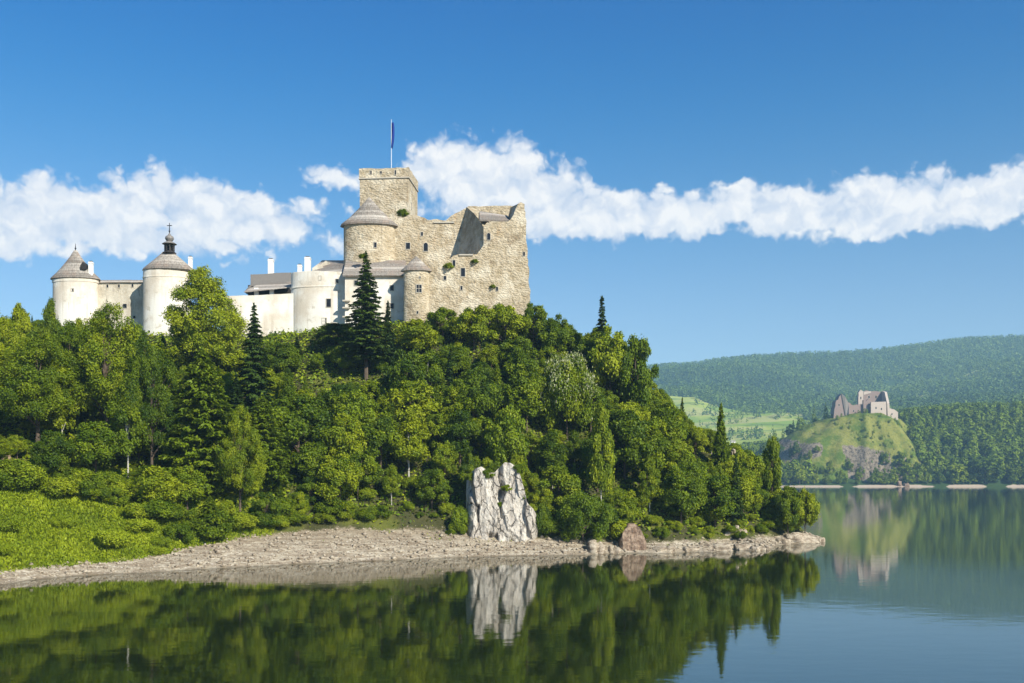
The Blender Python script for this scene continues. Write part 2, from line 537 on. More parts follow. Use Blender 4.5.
class MB:
    """collects shapes of one part"""
    def __init__(s):
        s.bm = bmesh.new()

    def poly_prism(s, pts, off):
        """pts: list of Vectors (planar outline), extruded by vector off"""
        a = [s.bm.verts.new(p) for p in pts]
        b = [s.bm.verts.new(Vector(p) + Vector(off)) for p in pts]
        s.bm.faces.new(a)
        s.bm.faces.new(list(reversed(b)))
        n = len(a)
        for i in range(n):
            s.bm.faces.new((a[i], b[i], b[(i + 1) % n], a[(i + 1) % n]))

    def box(s, c, size, rz=0.0):
        m = Matrix.Translation(Vector(c)) @ Matrix.Rotation(rz, 4, 'Z') @ Matrix.Diagonal((*size, 1))
        bmesh.ops.create_cube(s.bm, size=1.0, matrix=m)

    def lathe(s, c, prof, seg=32, jag=0.0, cap=True, a0=0.0, a1=2 * math.pi, ys=1.0):
        """prof: (radius, z) from bottom to top, around the vertical axis through c"""
        full = abs(a1 - a0 - 2 * math.pi) < 1e-6
        k = seg if full else seg + 1
        rings = []
        for i, (r, z) in enumerate(prof):
            if r < 1e-4:
                rings.append([s.bm.verts.new((c[0], c[1], c[2] + z))])
            else:
                ring = []
                for j in range(k):
                    t = a0 + (a1 - a0) * j / seg
                    zz = z + (random.uniform(-jag, jag) if jag and i == len(prof) - 1 else 0)
                    ring.append(s.bm.verts.new((c[0] + r * math.cos(t), c[1] + ys * r * math.sin(t), c[2] + zz)))
                rings.append(ring)
        for a, b in zip(rings, rings[1:]):
            m = k if full else k - 1
            for j in range(m):
                j2 = (j + 1) % k
                if len(a) == 1 and len(b) == 1:
                    continue
                if len(a) == 1:
                    s.bm.faces.new((a[0], b[j2], b[j]))
                elif len(b) == 1:
                    s.bm.faces.new((a[j], a[j2], b[0]))
                else:
                    s.bm.faces.new((a[j], a[j2], b[j2], b[j]))
        if cap and full:
            for ring, rev in ((rings[0], True), (rings[-1], False)):
                if len(ring) > 2:
                    s.bm.faces.new(list(reversed(ring)) if rev else ring)

    def tube(s, pts, radii, seg=6):
        prev = None
        pts = [Vector(p) for p in pts]
        for i, p in enumerate(pts):
            d = (pts[min(i + 1, len(pts) - 1)] - pts[max(i - 1, 0)]).normalized()
            q = d.to_track_quat('Z', 'Y')
            ring = [s.bm.verts.new(p + q @ Vector((radii[i] * math.cos(2 * math.pi * j / seg), radii[i] * math.sin(2 * math.pi * j / seg), 0))) for j in range(seg)]
            if prev:
                for j in range(seg):
                    s.bm.faces.new((prev[j], prev[(j + 1) % seg], ring[(j + 1) % seg], ring[j]))
            else:
                s.bm.faces.new(list(reversed(ring)))
            prev = ring
        s.bm.faces.new(prev)

    def mesh(s, name, origin=None):
        bmesh.ops.recalc_face_normals(s.bm, faces=s.bm.faces[:])
        if origin is not None:
            bmesh.ops.translate(s.bm, verts=s.bm.verts[:], vec=-Vector(origin))
        me = bpy.data.meshes.new(name)
        s.bm.to_mesh(me)
        s.bm.free()
        return me


class Thing:
    """an Empty at the base that parents parts built in world coordinates"""
    def __init__(s, name, base, label, cat, group=None):
        s.base = Vector(base)
        s.o = empty(name, s.base, label, cat, group)

    def part(s, name, mb, mat, parent=None, label=None):
        p = parent or s.o
        o = link(name, mb.mesh(name, s.base), mat, p, label=label)
        return o


# value noise on a lattice
_LAT = rng.random((256, 256)).astype(np.float64)


def vnoise(x, y):
    xi, yi = np.floor(x).astype(int), np.floor(y).astype(int)
    fx, fy = x - xi, y - yi
    fx, fy = fx * fx * (3 - 2 * fx), fy * fy * (3 - 2 * fy)
    a, b = _LAT[xi % 256, yi % 256], _LAT[(xi + 1) % 256, yi % 256]
    c, d = _LAT[xi % 256, (yi + 1) % 256], _LAT[(xi + 1) % 256, (yi + 1) % 256]
    return (a * (1 - fx) + b * fx) * (1 - fy) + (c * (1 - fx) + d * fx) * fy


def fbm(x, y, o=4):
    s, a, t = 0.0, 1.0, 0.0
    for i in range(o):
        s = s + a * vnoise(x * 2 ** i + 17.3 * i, y * 2 ** i + 5.1 * i)
        t += a
        a *= 0.5
    return s / t - 0.5


# ------------------------------------------------------------------ the near hill
SHORE_PX = [(0, 585), (30, 580), (75, 576), (110, 574), (145, 573), (200, 569), (260, 566), (300, 564), (350, 562), (400, 560),
            (440, 558), (470, 557), (520, 556), (560, 555.5), (600, 554), (630, 553), (660, 553.5), (690, 552), (712, 552.5),
            (732, 549), (752, 551), (770, 550), (778, 545), (800, 543.5), (823, 542)]
SHORE = [(X_at(a, 14000 / (b - HOR)), 14000 / (b - HOR)) for a, b in SHORE_PX]
SHORE += [(68.5, 220), (66, 236), (58, 258), (50, 280), (42, 305), (28, 345), (0, 420), (-60, 520), (-330, 600), (-600, 600), (-600, 70),
          (-300, 96), (-170, 104), (-110, 113), (-80, 121)]
SH = np.array(SHORE)


def shore_dist(x, y):
    """signed distance to the shoreline, positive on land"""
    x, y = np.atleast_1d(np.asarray(x, float)), np.atleast_1d(np.asarray(y, float))
    best = np.full(x.shape, 1e9)
    inside = np.zeros(x.shape, bool)
    n = len(SH)
    for i in range(n):
        ax, ay = SH[i]
        bx, by = SH[(i + 1) % n]
        dx, dy = bx - ax, by - ay
        t = np.clip(((x - ax) * dx + (y - ay) * dy) / (dx * dx + dy * dy), 0, 1)
        best = np.minimum(best, np.hypot(x - ax - t * dx, y - ay - t * dy))
        c = ((ay > y) != (by > y))
        with np.errstate(divide='ignore', invalid='ignore'):
            xi = ax + (y - ay) / (by - ay if by != ay else 1e-9) * dx
        inside ^= c & (x < xi)
    return np.where(inside, best, -best)


PLX = [-600, -160, -110, -60, -20, 4, 14, 24, 31, 38, 46, 55, 62, 70]
PLZ = [30, 40, 46, 48.5, 48.5, 48.5, 46.5, 42.5, 36.5, 30, 23, 16, 9.5, 3]


def beach_width(x):
    return np.interp(x, [-80, -62, -56, -50, -36, -16, -8, 8, 20, 45, 66], [3.0, 3.5, 5.0, 9, 13, 12.0, 10.0, 7.5, 5.0, 4.0, 3.5])


def H(x, y):
    x, y = np.atleast_1d(np.asarray(x, float)), np.atleast_1d(np.asarray(y, float))
    d = shore_dist(x, y)
    w = beach_width(x)
    top = np.interp(w, [3, 7, 13], [1.3, 1.9, 4.3])
    rise = np.where(d < w, top * (np.clip(d, 0, None) / w) ** 0.9, top + (d - w) * np.interp(x, [-90, -60, -34, -20, 40, 62], [0.52, 0.56, 0.84, 0.98, 0.98, 0.80]))
    rise = np.where(d < 0, d * 0.32, rise)
    plat = np.interp(x, PLX, PLZ)
    k = 3.0
    h = np.clip(0.5 + 0.5 * (plat - rise) / k, 0, 1)
    z = plat * (1 - h) + rise * h - k * h * (1 - h)
    amp = np.clip((d - 2) / 12, 0.10, 1.0)
    z = z + amp * (2.4 * fbm(x * 0.07 + 40, y * 0.07 + 9) + 0.9 * fbm(x * 0.35, y * 0.35, 3)) * np.clip((54 - z) / 10, 0.15, 1)
    z = np.where(d < 1.5, np.where(d > 0, np.maximum(z, 0.04), z), z)
    return np.maximum(z, -4.5)


def Hs(x, y):
    return float(H(x, y)[0])


def grid_mesh(name, xs, ys, zf, attrs_f=None):
    gx, gy = np.meshgrid(xs, ys)
    z = zf(gx.ravel(), gy.ravel())
    v = np.stack([gx.ravel(), gy.ravel(), z], 1)
    nx, ny = len(xs), len(ys)
    i = np.arange(nx - 1)[None, :] + np.arange(ny - 1)[:, None] * nx
    i = i.ravel()
    f = np.stack([i, i + 1, i + 1 + nx, i + nx], 1)
    return np_mesh(name, v, f, smooth=True, attrs=attrs_f(gx.ravel(), gy.ravel(), z) if attrs_f else None)


def near_attrs(x, y, z):
    d = shore_dist(x, y)
    w = beach_width(x)
    beach = np.clip(0.5 + (w - d) / 5.0, 0, 1)
    beach = np.where(d < 0, 1, beach)
    grass = np.clip((-38 - x) / 8, 0, 1) * np.clip((32 - d) / 6, 0, 1)
    grass = np.maximum(grass, 0.25 * (fbm(x * 0.1, y * 0.1) > 0.05))
    return {'beach': beach, 'grass': grass}


xs = np.concatenate([np.arange(-560, -110, 9.0), np.arange(-110, 76, 1.1)])
ys = np.concatenate([np.arange(60, 100, 8.0), np.arange(100, 250, 1.1), np.arange(250, 610, 9.0)])
link('hill', grid_mesh('hill', xs, ys, H, near_attrs), 'near_ground', kind='structure')

# lake
lake = np_mesh('lake', np.array([[-4000, -300, 0], [5000, -300, 0], [5000, 1900, 0], [-4000, 1900, 0]], float), np.array([[0, 1, 2, 3]]))
link('lake', lake, 'water', kind='structure')

# ------------------------------------------------------------------ far land
ST_Y = [1150, 1196, 1204, 1250, 1330, 1450, 1600, 1900, 2300, 2700, 3200, 3700, 4200, 4700, 5400]
ST_PX = [-2500, -300, 300, 600, 680, 740, 790, 850, 900, 950, 1024, 1200, 1700, 3000]
ST_PY = [
    [None] * 14, [None] * 14, [None] * 14,
    [478, 478, 478, 478, 478, 478, 477, 472, 470, 468, 467, 466, 468, 470],
    [472, 472, 472, 471, 471, 470, 468, 458, 448, 444, 443, 440, 450, 460],
    [470, 468, 466, 465, 464, 462, 458, 445, 424, 417, 415, 412, 430, 450],
    [466, 462, 458, 456, 455, 454, 448, 440, 420, 414, 412, 410, 425, 445],
    [460, 455, 449, 446, 444, 443, 441, 434, 418, 413, 410, 406, 415, 440],
    [452, 446, 438, 432, 428, 424, 420, 416, 410, 406, 402, 398, 405, 430],
    [445, 438, 424, 414, 409, 406, 404, 402, 400, 396, 390, 384, 392, 420],
    [438, 430, 411, 396, 391, 389, 390, 394, 390, 384, 375, 368, 378, 408],
    [432, 424, 400, 383, 375, 372, 374, 378, 373, 366, 358, 350, 362, 398],
    [428, 418, 394, 376, 367, 361, 357, 355, 350, 346, 339, 334, 348, 390],
    [428, 418, 394, 378, 369, 364, 360, 359, 355, 351, 345, 340, 352, 392],
    [440, 430, 410, 395, 388, 384, 382, 380, 378, 376, 372, 368, 378, 405]]


def _far_table():
    t = np.zeros((len(ST_Y), len(ST_PX)))
    for i, Y in enumerate(ST_Y):
        for j in range(len(ST_PX)):
            p = ST_PY[i][j]
            t[i, j] = {0: -6, 1: -0.6, 2: 0.7}[i] if p is None else CAM_H + (HOR - p) / F * Y
    return t


FT = _far_table()


def far_H(x, y):
    px = 512 + x / y * F
    cols = np.stack([np.interp(px, ST_PX, FT[i]) for i in range(len(ST_Y))], 0)
    i = np.clip(np.searchsorted(ST_Y, y) - 1, 0, len(ST_Y) - 2)
    y0, y1 = np.array(ST_Y)[i], np.array(ST_Y)[i + 1]
    t = np.clip((y - y0) / (y1 - y0), 0, 1)
    k = np.arange(len(y))
    z = cols[i, k] * (1 - t) + cols[i + 1, k] * t
    amp = np.clip((y - 1215) / 900, 0, 1)
    z = z + amp * (230 * (np.abs(fbm(x * 0.0021 + 3, y * 0.0011 + 8, 4)) - .06) * np.clip((y - 2300) / 900, 0.12, 1) - 12 + 26 * fbm(x * 0.006, y * 0.006, 3)) * np.clip((4350 - y) / 900, 0.22, 1)
    return z


def meadow_mask(x, y):
    px = 512 + x / y * F
    n = 60 * fbm(x * 0.004 + 30, y * 0.004, 3)
    a = (px > 640 + n * .3) & (px < 806 + n) & (y > 1650) & (y < 2800 + n * 6 - (px - 700) * 2.2)
    b = (np.abs(y - 2920 - (px - 900) * 1.5) < 75 + n) & (px > 872) & (px < 935)
    c = (np.abs(y - 2480 - (px - 800) * 1.0) < 32 + n * .6) & (px > 770) & (px < 850)
    e = (np.abs(y - 3350) < 40 + n) & (px > 960) & (px < 990)
    return (a | b | c | e)


def far_attrs(x, y, z):
    return {'meadow': meadow_mask(x, y).astype(float), 'beach': np.clip((1.3 + 5.0 * fbm(x * .022 + 4, x * .005, 3) - z) / 1.0, 0, 1)}


uu = np.concatenate([np.arange(-0.8, 0.1, 0.03), np.arange(0.1, 0.62, 0.0045), np.arange(0.62, 0.85, 0.03)])
yy = np.concatenate([np.arange(1150, 1200, 8.0), np.arange(1200, 1500, 12.0), np.arange(1500, 3000, 18.0), np.arange(3000, 5400, 40.0)])
gu, gyy = np.meshgrid(uu, yy)
gx = (gu * gyy).ravel()
gy2 = gyy.ravel()
gz = far_H(gx, gy2)
ii = (np.arange(len(uu) - 1)[None, :] + np.arange(len(yy) - 1)[:, None] * len(uu)).ravel()
link('hills', np_mesh('hills', np.stack([gx, gy2, gz], 1), np.stack([ii, ii + 1, ii + 1 + len(uu), ii + len(uu)], 1), smooth=True, attrs=far_attrs(gx, gy2, gz)), 'far_ground', kind='structure')

# the crag under the far ruin
RC = (X_at(866, 1306), 1306.0)


def crag_H(x, y):
    dx, dy = (x - RC[0]), (y - RC[1])
    ang = np.arctan2(dy, dx)
    r = np.hypot(np.where(dx < 0, dx / (1.05 + np.clip(-dx, 0, 90) / 130), dx / 1.0), dy * 0.98)
    r = r * (1 + 0.42 * fbm(np.cos(ang) * 2 + 20, np.sin(ang) * 2 + 20, 3)) + 7 * fbm(x * 0.04, y * 0.04, 4)
    r = r + 9 * fbm(x * .02 + 7, y * .02, 3) * np.clip(r / 40, 0, 1)
    z = np.interp(r, [0, 26, 40, 54, 66, 72, 80, 92, 104, 125], [95, 93, 86, 70, 55, 46, 20, 4, -3, -9])
    front = np.clip(-dy / 40, 0, 1)
    ridge = np.clip(1 - np.abs(z - 32) / 30, 0, 1) * front * np.clip(1.2 - np.abs(dx + 12) / 40, 0, 1)
    z = z + ridge * 26 * fbm(x * 0.10, y * 0.03 + 3, 4)
    return z + 2.5 * fbm(x * 0.15, y * 0.15, 3) * (z > 2)


def crag_attrs(x, y, z):
    dx = x - RC[0]
    r = np.hypot(dx, y - RC[1])
    zz = z + 34 * fbm(x * .03, y * .03 + 5, 3)
    m1 = np.clip((46 - zz) / 8, 0, 1) * np.clip((40 - np.abs(dx + 12 + 40 * fbm(z * .03, z * .01 + 2, 3))) / 10, 0, 1)
    m2 = np.clip((fbm(x * .045 + 3, z * .08, 3) - .06) / .06, 0, 1) * np.clip((-dx - 22) / 10, 0, 1)
    return {'rock': np.clip(m1 * np.clip((fbm(x * .06, z * .03, 3) + .20) / .1, 0, 1) + .8 * m2, 0, 1)}


link('crag_hill', grid_mesh('crag_hill', np.arange(RC[0] - 135, RC[0] + 135, 2.5), np.arange(RC[1] - 110, RC[1] + 140, 2.5), crag_H, crag_attrs), 'ruin_ground', kind='structure')

# ------------------------------------------------------------------ the castle on the hill
CG = 'buildings of the hilltop castle'
OV = 0.5      # the towers are D-shaped: shallower than they are wide


def window(t, px, py, Y, w, h, nang=None, arched=False, depth=0.10, mat='frame', bars=False):
    """frame as a part, its pane a sub-part. px,py -> world point on the facade; w,h in metres; nang: facing direction (angle in the xy plane)"""
    c = at(px, py, Y)
    nang = -math.pi / 2 if nang is None else nang
    n = Vector((math.cos(nang), math.sin(nang), 0))
    s = Vector((-n.y, n.x, 0))
    up = Vector((0, 0, 1))
    fw = max(0.10, 0.13 * w)
    m = MB()

    def outline(ww, hh):
        if not arched:
            return [(-ww / 2, -hh / 2), (ww / 2, -hh / 2), (ww / 2, hh / 2), (-ww / 2, hh / 2)]
        r = ww / 2
        o = [(-r, -hh / 2), (r, -hh / 2)]
        for k in range(9):
            a = math.pi * k / 8
            o.append((r * math.cos(a), hh / 2 - r + r * math.sin(a)))
        return o
    oin, oout = outline(w, h), outline(w + 2 * fw, h + 2 * fw)
    a = [m.bm.verts.new(c + s * x + up * z + n * depth) for x, z in oout]
    b = [m.bm.verts.new(c + s * x + up * z + n * depth) for x, z in oin]
    a2 = [m.bm.verts.new(c + s * x + up * z - n * 0.25) for x, z in oout]
    b2 = [m.bm.verts.new(c + s * x + up * z - n * 0.25) for x, z in oin]
    k = len(a)
    for i in range(k):
        j = (i + 1) % k
        m.bm.faces.new((a[i], a[j], b[j], b[i]))
        m.bm.faces.new((a[i], a2[i], a2[j], a[j]))
        m.bm.faces.new((b[i], b[j], b2[j], b2[i]))
    if bars:
        m.box(c + n * 0.07, (0.08, 0.04, h) if abs(n.y) > .7 else (0.04, 0.08, h))
        m.box(c + n * 0.07, (w, 0.035, 0.08) if abs(n.y) > .7 else (0.035, w, 0.08))
    fr = t.part('window', m, mat)
    p = MB()
    p.poly_prism([c + s * x + up * z + n * 0.02 for x, z in oin], -n * 0.1)
    t.part('pane', p, 'dark', fr)  # in loopholes and ruin holes the inner shade is put into this colour
    return fr


def on_round(px, Y, cx, r, ys=1.0):
    """depth and facing of the point of a round tower (axis at depth Y) seen at px"""
    x = X_at(px, Y)
    dx = max(-r * .98, min(r * .98, x - cx))
    q = math.sqrt(r * r - dx * dx)
    return Y - ys * q, math.atan2(-q / ys, dx)


def rough(pts, step, amp, seed=0):
    """break a line of (px,py) up into short jittered steps (ruined wall tops)"""
    rr = random.Random(seed)
    out = [pts[0]]
    for a, b in zip(pts, pts[1:]):
        n = max(1, int(math.hypot(b[0] - a[0], b[1] - a[1]) / step))
        for i in range(1, n + 1):
            t = i / n
            q = (a[0] + (b[0] - a[0]) * t, a[1] + (b[1] - a[1]) * t)
            if i < n:
                q = (q[0] + rr.uniform(-.25, .25) * step, q[1] + rr.uniform(-amp, amp))
            out.append(q)
    return out


def pxpoly(m, pts, Y, th):
    m.poly_prism([at(a, b, Y) for a, b in pts], (0, th, 0))


def chimney(t, px, Y, y0, y1, w):
    m = MB()
    x, z0, z1 = X_at(px, Y), Z_at(y1, Y), Z_at(y0, Y)
    m.box((x, Y, (z0 + z1) / 2), (w, w, z1 - z0))
    m.box((x, Y, z1 - 0.35), (w + 0.2, w + 0.2, 0.14))
    c = t.part('chimney', m, 'white_paint')
    k = MB()
    k.box((x, Y, z1 + 0.12), (w * .7, w * .7, 0.22))
    t.part('cap', k, 'black_wood_and_shade', c)


# --- round white tower at the far left end
Y0 = 240
s = Y0 / F
cx = X_at(75.5, Y0)
gz = Hs(cx, Y0) - 3
t = Thing('round_tower', (cx, Y0, gz), 'white round corner tower with a bell shaped grey shingle roof and thin spike', 'tower', CG)
m = MB()
r = 22.3 * s
zt = Z_at(279, Y0)
m.lathe((cx, Y0, 0), [(r * 1.03, gz), (r, zt - 2.4), (r, zt - 0.3)], 40, ys=OV)
m.lathe((cx, Y0, 0), [(r + .16, zt - 1.0), (r + .16, zt - .25)], 40, ys=OV)
t.part('wall', m, 'plaster')
m = MB()
pr = [(r * .98, 281), (25.0 * s, 279.6), (24.2 * s, 278.3), (18.6 * s, 273), (13.4 * s, 267), (8.6 * s, 261), (5.0 * s, 256), (2.0 * s, 251), (0, 249.5)]
m.lathe((cx, Y0, 0), [(a if i == 0 else a, Z_at(b, Y0)) for i, (a, b) in enumerate(pr)], 22, ys=OV)
rf = t.part('roof', m, 'shingle')
m = MB()
m.tube([(cx, Y0, Z_at(251, Y0)), (cx, Y0, Z_at(243.5, Y0))], [0.16, 0.04])
m.lathe((cx, Y0, Z_at(248.3, Y0)), [(0, -.25), (.25, 0), (0, .25)], 10)
t.part('finial', m, 'metal', rf)
m = MB()
dz = Z_at(271, Y0)
m.poly_prism([Vector((X_at(84, Y0), Y0 - 2.1, dz)), Vector((X_at(89, Y0), Y0 - 2.1, dz)), Vector((X_at(89, Y0), Y0 - 2.1, dz + .9)), Vector((X_at(86.5, Y0), Y0 - 2.1, dz + 1.8)), Vector((X_at(84, Y0), Y0 - 2.1, dz + .9))], (0, 2.5, 0))
t.part('dormer', m, 'black_wood_and_shade', rf)
chimney(t, 91, Y0 - 1, 262, 278, 0.9)
for px, py, w, h, b in ((66.5, 306, 1.1, 1.7, True), (72.5, 290, .55, .6, False), (68, 322, .9, 1.3, False)):
    y, a = on_round(px, Y0, cx, r, OV)
    window(t, px, py, y, w, h, a, bars=b)

# --- grey curtain wall
Y0 = 241
cx = X_at(119, Y0)
gz = Hs(cx, Y0) - 3
t = Thing('curtain_wall', (cx, Y0, gz), 'stained grey curtain wall with a shingled top joining two round white towers', 'wall', CG)
m = MB()
pxpoly(m, [(95, 360), (148, 360), (148, 281), (95, 282)], Y0, 1.6)
t.part('wall', m, 'old_plaster')
m = MB()
za, zb = Z_at(283, Y0), Z_at(279.6, Y0)
xa, xb = X_at(95, Y0), X_at(148, Y0)
for i in range(6):
    u0, u1 = xa + (xb - xa) * i / 6, xa + (xb - xa) * (i + 1) / 6 - .03
    dzz = random.uniform(-.12, .12)
    m.poly_prism([Vector((u0, Y0 - .45, za + dzz)), Vector((u0, Y0 - .40, za + .16 + dzz)), Vector((u0, Y0 + .8, zb + dzz)), Vector((u0, Y0 + 2.05, za + .16 + dzz)), Vector((u0, Y0 + 2.1, za + dzz))], (u1 - u0, 0, 0))
t.part('coping_roof', m, 'shingle')
for px, py, w, h in ((107.5, 286, .45, .75), (119, 286, .45, .75), (132.6, 285.5, .45, .75), (125, 306, .9, 1.0), (134.5, 317, .55, .6)):
    window(t, px, py, Y0, w, h)

# --- chapel tower
Y0 = 236
s = Y0 / F
cx = X_at(166.5, Y0)
gz = Hs(cx, Y0) - 3
t = Thing('chapel_tower', (cx, Y0, gz), 'white round tower with arched window, conical shingle roof and dark cross topped lantern', 'tower', CG)
m = MB()
r = 23.2 * s
zt = Z_at(271, Y0)
m.lathe((cx, Y0, 0), [(r * 1.02, gz), (r, zt - 3), (r, zt - 1.9), (r + .12, zt - 1.8), (r + .12, zt - 1.55), (r, zt - 1.5), (r, zt)], 44, ys=OV)
t.part('wall', m, 'plaster')
m = MB()
pr = [(r * .97, 272.5), (26.0 * s, 270.6), (25.4 * s, 269.4), (16.8 * s, 262), (9 * s, 255.5), (5.4 * s, 252)]
m.lathe((cx + .4, Y0, 0), [(a, Z_at(b, Y0)) for a, b in pr], 16, ys=OV)
rf = t.part('roof', m, 'shingle')
m = MB()
cl = (cx + .7, Y0, 0)
m.lathe(cl, [(7 * s, Z_at(253.5, Y0)), (5.2 * s, Z_at(251.8, Y0)), (5.0 * s, Z_at(251.4, Y0))], 8)
for k in range(8):
    a = 2 * math.pi * (k + .5) / 8
    m.box((cl[0] + 1.05 * math.cos(a), Y0 + 1.05 * math.sin(a), (Z_at(251.5, Y0) + Z_at(244, Y0)) / 2), (.26, .26, Z_at(244, Y0) - Z_at(251.5, Y0)), a)
m.lathe(cl, [(.55, Z_at(251.5, Y0)), (.55, Z_at(244, Y0))], 10)
ln = t.part('lantern', m, 'black_wood_and_shade', rf)
m = MB()
m.lathe(cl, [(5.0 * s, Z_at(244.6, Y0)), (7.2 * s, Z_at(244.2, Y0)), (5.6 * s, Z_at(243.0, Y0)), (2.6 * s, Z_at(241.4, Y0)), (3.6 * s, Z_at(240.2, Y0)), (4.4 * s, Z_at(238.6, Y0)), (3.7 * s, Z_at(236.6, Y0)), (1.6 * s, Z_at(235.2, Y0)), (.7 * s, Z_at(233.4, Y0)), (0, Z_at(232.6, Y0))], 16)
t.part('onion_dome', m, 'copper', rf)
m = MB()
m.tube([(cl[0], Y0, Z_at(234, Y0)), (cl[0], Y0, Z_at(223, Y0))], [.12, .08])
m.box((cl[0], Y0, Z_at(225.6, Y0)), (1.15, .14, .16))
m.lathe((cl[0], Y0, Z_at(231.2, Y0)), [(0, -.26), (.26, 0), (0, .26)], 10)
t.part('cross', m, 'metal', rf)
chimney(t, 190.5, Y0 + 1, 257, 272, .8)
for px, py, w, h, ar in ((154.2, 303.5, 1.05, 3.2, True), (150.5, 330, 1.1, 1.5, False), (152, 287, .5, .5, False)):
    y, a = on_round(px, Y0, cx, r, OV)
    window(t, px, py, y, w, h, a, arched=ar)

# --- white rampart wall with roofed gallery behind it
Y0 = 237
cx = X_at(255, Y0)
gz = Hs(cx, Y0) - 4
t = Thing('rampart_wall', (cx, Y0, gz), 'long white plastered rampart wall below the dark roofed gallery', 'wall', CG)
m = MB()
pxpoly(m, rough([(225, 375), (300, 375)], 90, 0) + rough([(300, 293), (262, 295), (225, 296)], 9, .3, 3), Y0, 1.5)
t.part('wall', m, 'plaster')
cx2 = X_at(270, 246)
t = Thing('gallery', (cx2, 246, Hs(cx2, 246)), 'dark slate grey roofed gallery with white posts peeping over the rampart', 'building', CG)
m = MB()
pxpoly(m, [(248, 320), (292, 320), (292, 285), (248, 285)], 245, 8)
t.part('wall', m, 'black_wood_and_shade')  # black tone stands for the shaded opening behind the posts
m = MB()
pxpoly(m, [(250.5, 286), (291, 286), (291, 272.5), (277, 272.8), (264, 274), (250.5, 274.5)], 244.6, 8.4)
pxpoly(m, [(244, 292), (251, 292), (251, 284)], 244.4, 8)
t.part('upper_roof', m, 'copper')
m = MB()
A = [at(244, 292.5, 239.4), at(292, 287.5, 239.4), at(292, 282.5, 244.5), at(257, 285.5, 244.5)]
m.poly_prism(A, (0, 0, .22))
t.part('lean_to_roof', m, 'shingle')
for px in (256.5, 271.8):
    m = MB()
    x = X_at(px, 241)
    m.box((x, 241, (Z_at(297, 241) + Z_at(288, 241)) / 2), (1.0, .5, Z_at(288, 241) - Z_at(297, 241)))
    t.part('post', m, 'white_paint')
chimney(t, 271, 249, 259.5, 276, 1.25)

# --- white bastion
Y0 = 238.4
s = Y0 / F
cx = X_at(331.5, Y0)
r = 40.5 * s
gz = Hs(cx, Y0) - 4
t = Thing('bastion', (cx, Y0, gz), 'white rounded bastion with small windows between rampart and stone turret', 'bastion', CG)
m = MB()
zt = Z_at(271.5, Y0 - r * .3)
zc = Z_at(287, Y0 - r * .35)
m.lathe((cx, Y0, 0), [(r, gz), (r, zc - 1), (r, zc), (r + .22, zc + .08), (r + .22, zc + .34), (r - .05, zc + .4), (r - .05, zt)], 48, jag=.14, ys=.35)
t.part('wall', m, 'plaster')
for px, py, w, h, b in ((328.7, 303, 1.05, 1.9, False), (324.3, 321, 1.0, 1.3, True), (298.3, 278, .6, .95, False), (310, 283.5, .6, .6, False), (320, 278, .6, .9, False), (337, 281, .6, .9, False)):
    y, a = on_round(px, Y0, cx, r, .35)
    window(t, px, py, y, w, h, a, bars=b)
# --- residence
Y0 = 232.6
cx = X_at(376, Y0)
t = Thing('castle_house', (cx, Y0, Hs(cx, Y0) - 3), 'white walled castle house with long low grey shingle roof behind the tall spruce', 'house', CG)
m = MB()
pxpoly(m, [(345, 385), (406, 385), (406, 275), (345, 275)], Y0, 8)
t.part('wall', m, 'plaster')
m = MB()
m.poly_prism([at(342.5, 276.4, 231.9), at(406, 276.0, 231.9), at(406, 261.5, 238), at(346, 261.5, 238)], (0, 0, .3))
rf = t.part('roof', m, 'shingle')
for px, py, Yd in ((318.5, 268.5, 242), (326, 265.5, 243)):
    m = MB()
    b = at(px, py, Yd)
    m.poly_prism([b + Vector((-1.5, 0, -1.2)), b + Vector((1.5, 0, -1.2)), b + Vector((1.5, 0, .1)), b + Vector((0, 0, 1.2)), b + Vector((-1.5, 0, .1))], (0, 4, 0))
    d = t.part('dormer', m, 'old_plaster', rf)
m = MB()
m.poly_prism([at(311, 272.5, 242), at(347, 274.5, 234), at(347, 261.5, 240), at(322, 261.5, 247)], (0, 0, .3))
t.part('side_roof', m, 'shingle')
for k, py in enumerate((301, 308, 317)):
    m = MB()
    m.box((X_at(346.5, 232.6), 232.4, Z_at(py, 232.6)), (1.7, .9, .34))
    t.part('corner_slab', m, 'frame')
chimney(t, 299.8, 246, 265, 276, .95)
chimney(t, 307.8, 247, 257.5, 276, 1.35)
for px, py in ((356, 283), (392, 288), (392, 306)):
    window(t, px, py, Y0, .8, 1.2)

# --- stone turret
Y0 = 229
s = Y0 / F
cx = X_at(416.3, Y0)
r = 12.6 * s
gz = Hs(cx, Y0) - 3
t = Thing('stone_turret', (cx, Y0, gz), 'small round stone turret with pointed shingle cap and one barred window', 'tower', CG)
m = MB()
zt = Z_at(271.5, Y0)
m.lathe((cx, Y0, 0), [(r * 1.03, gz), (r, zt - 3), (r, zt)], 30, ys=OV)
t.part('wall', m, 'stone')
m = MB()
m.lathe((cx, Y0, 0), [(r * .95, zt - .1), (15.8 * s, zt + .0), (15.4 * s, zt + .25), (9 * s, Z_at(264.5, Y0)), (3 * s, Z_at(258.5, Y0)), (0, Z_at(256, Y0))], 18, ys=OV)
t.part('roof', m, 'shingle')
for px, py, w, h, b in ((419, 288.5, 1.15, 1.7, True), (417.5, 312.5, .4, .6, False), (420, 277.5, .25, .5, False)):
    y, a = on_round(px, Y0, cx, r, OV)
    window(t, px, py, y, w, h, a, bars=b)

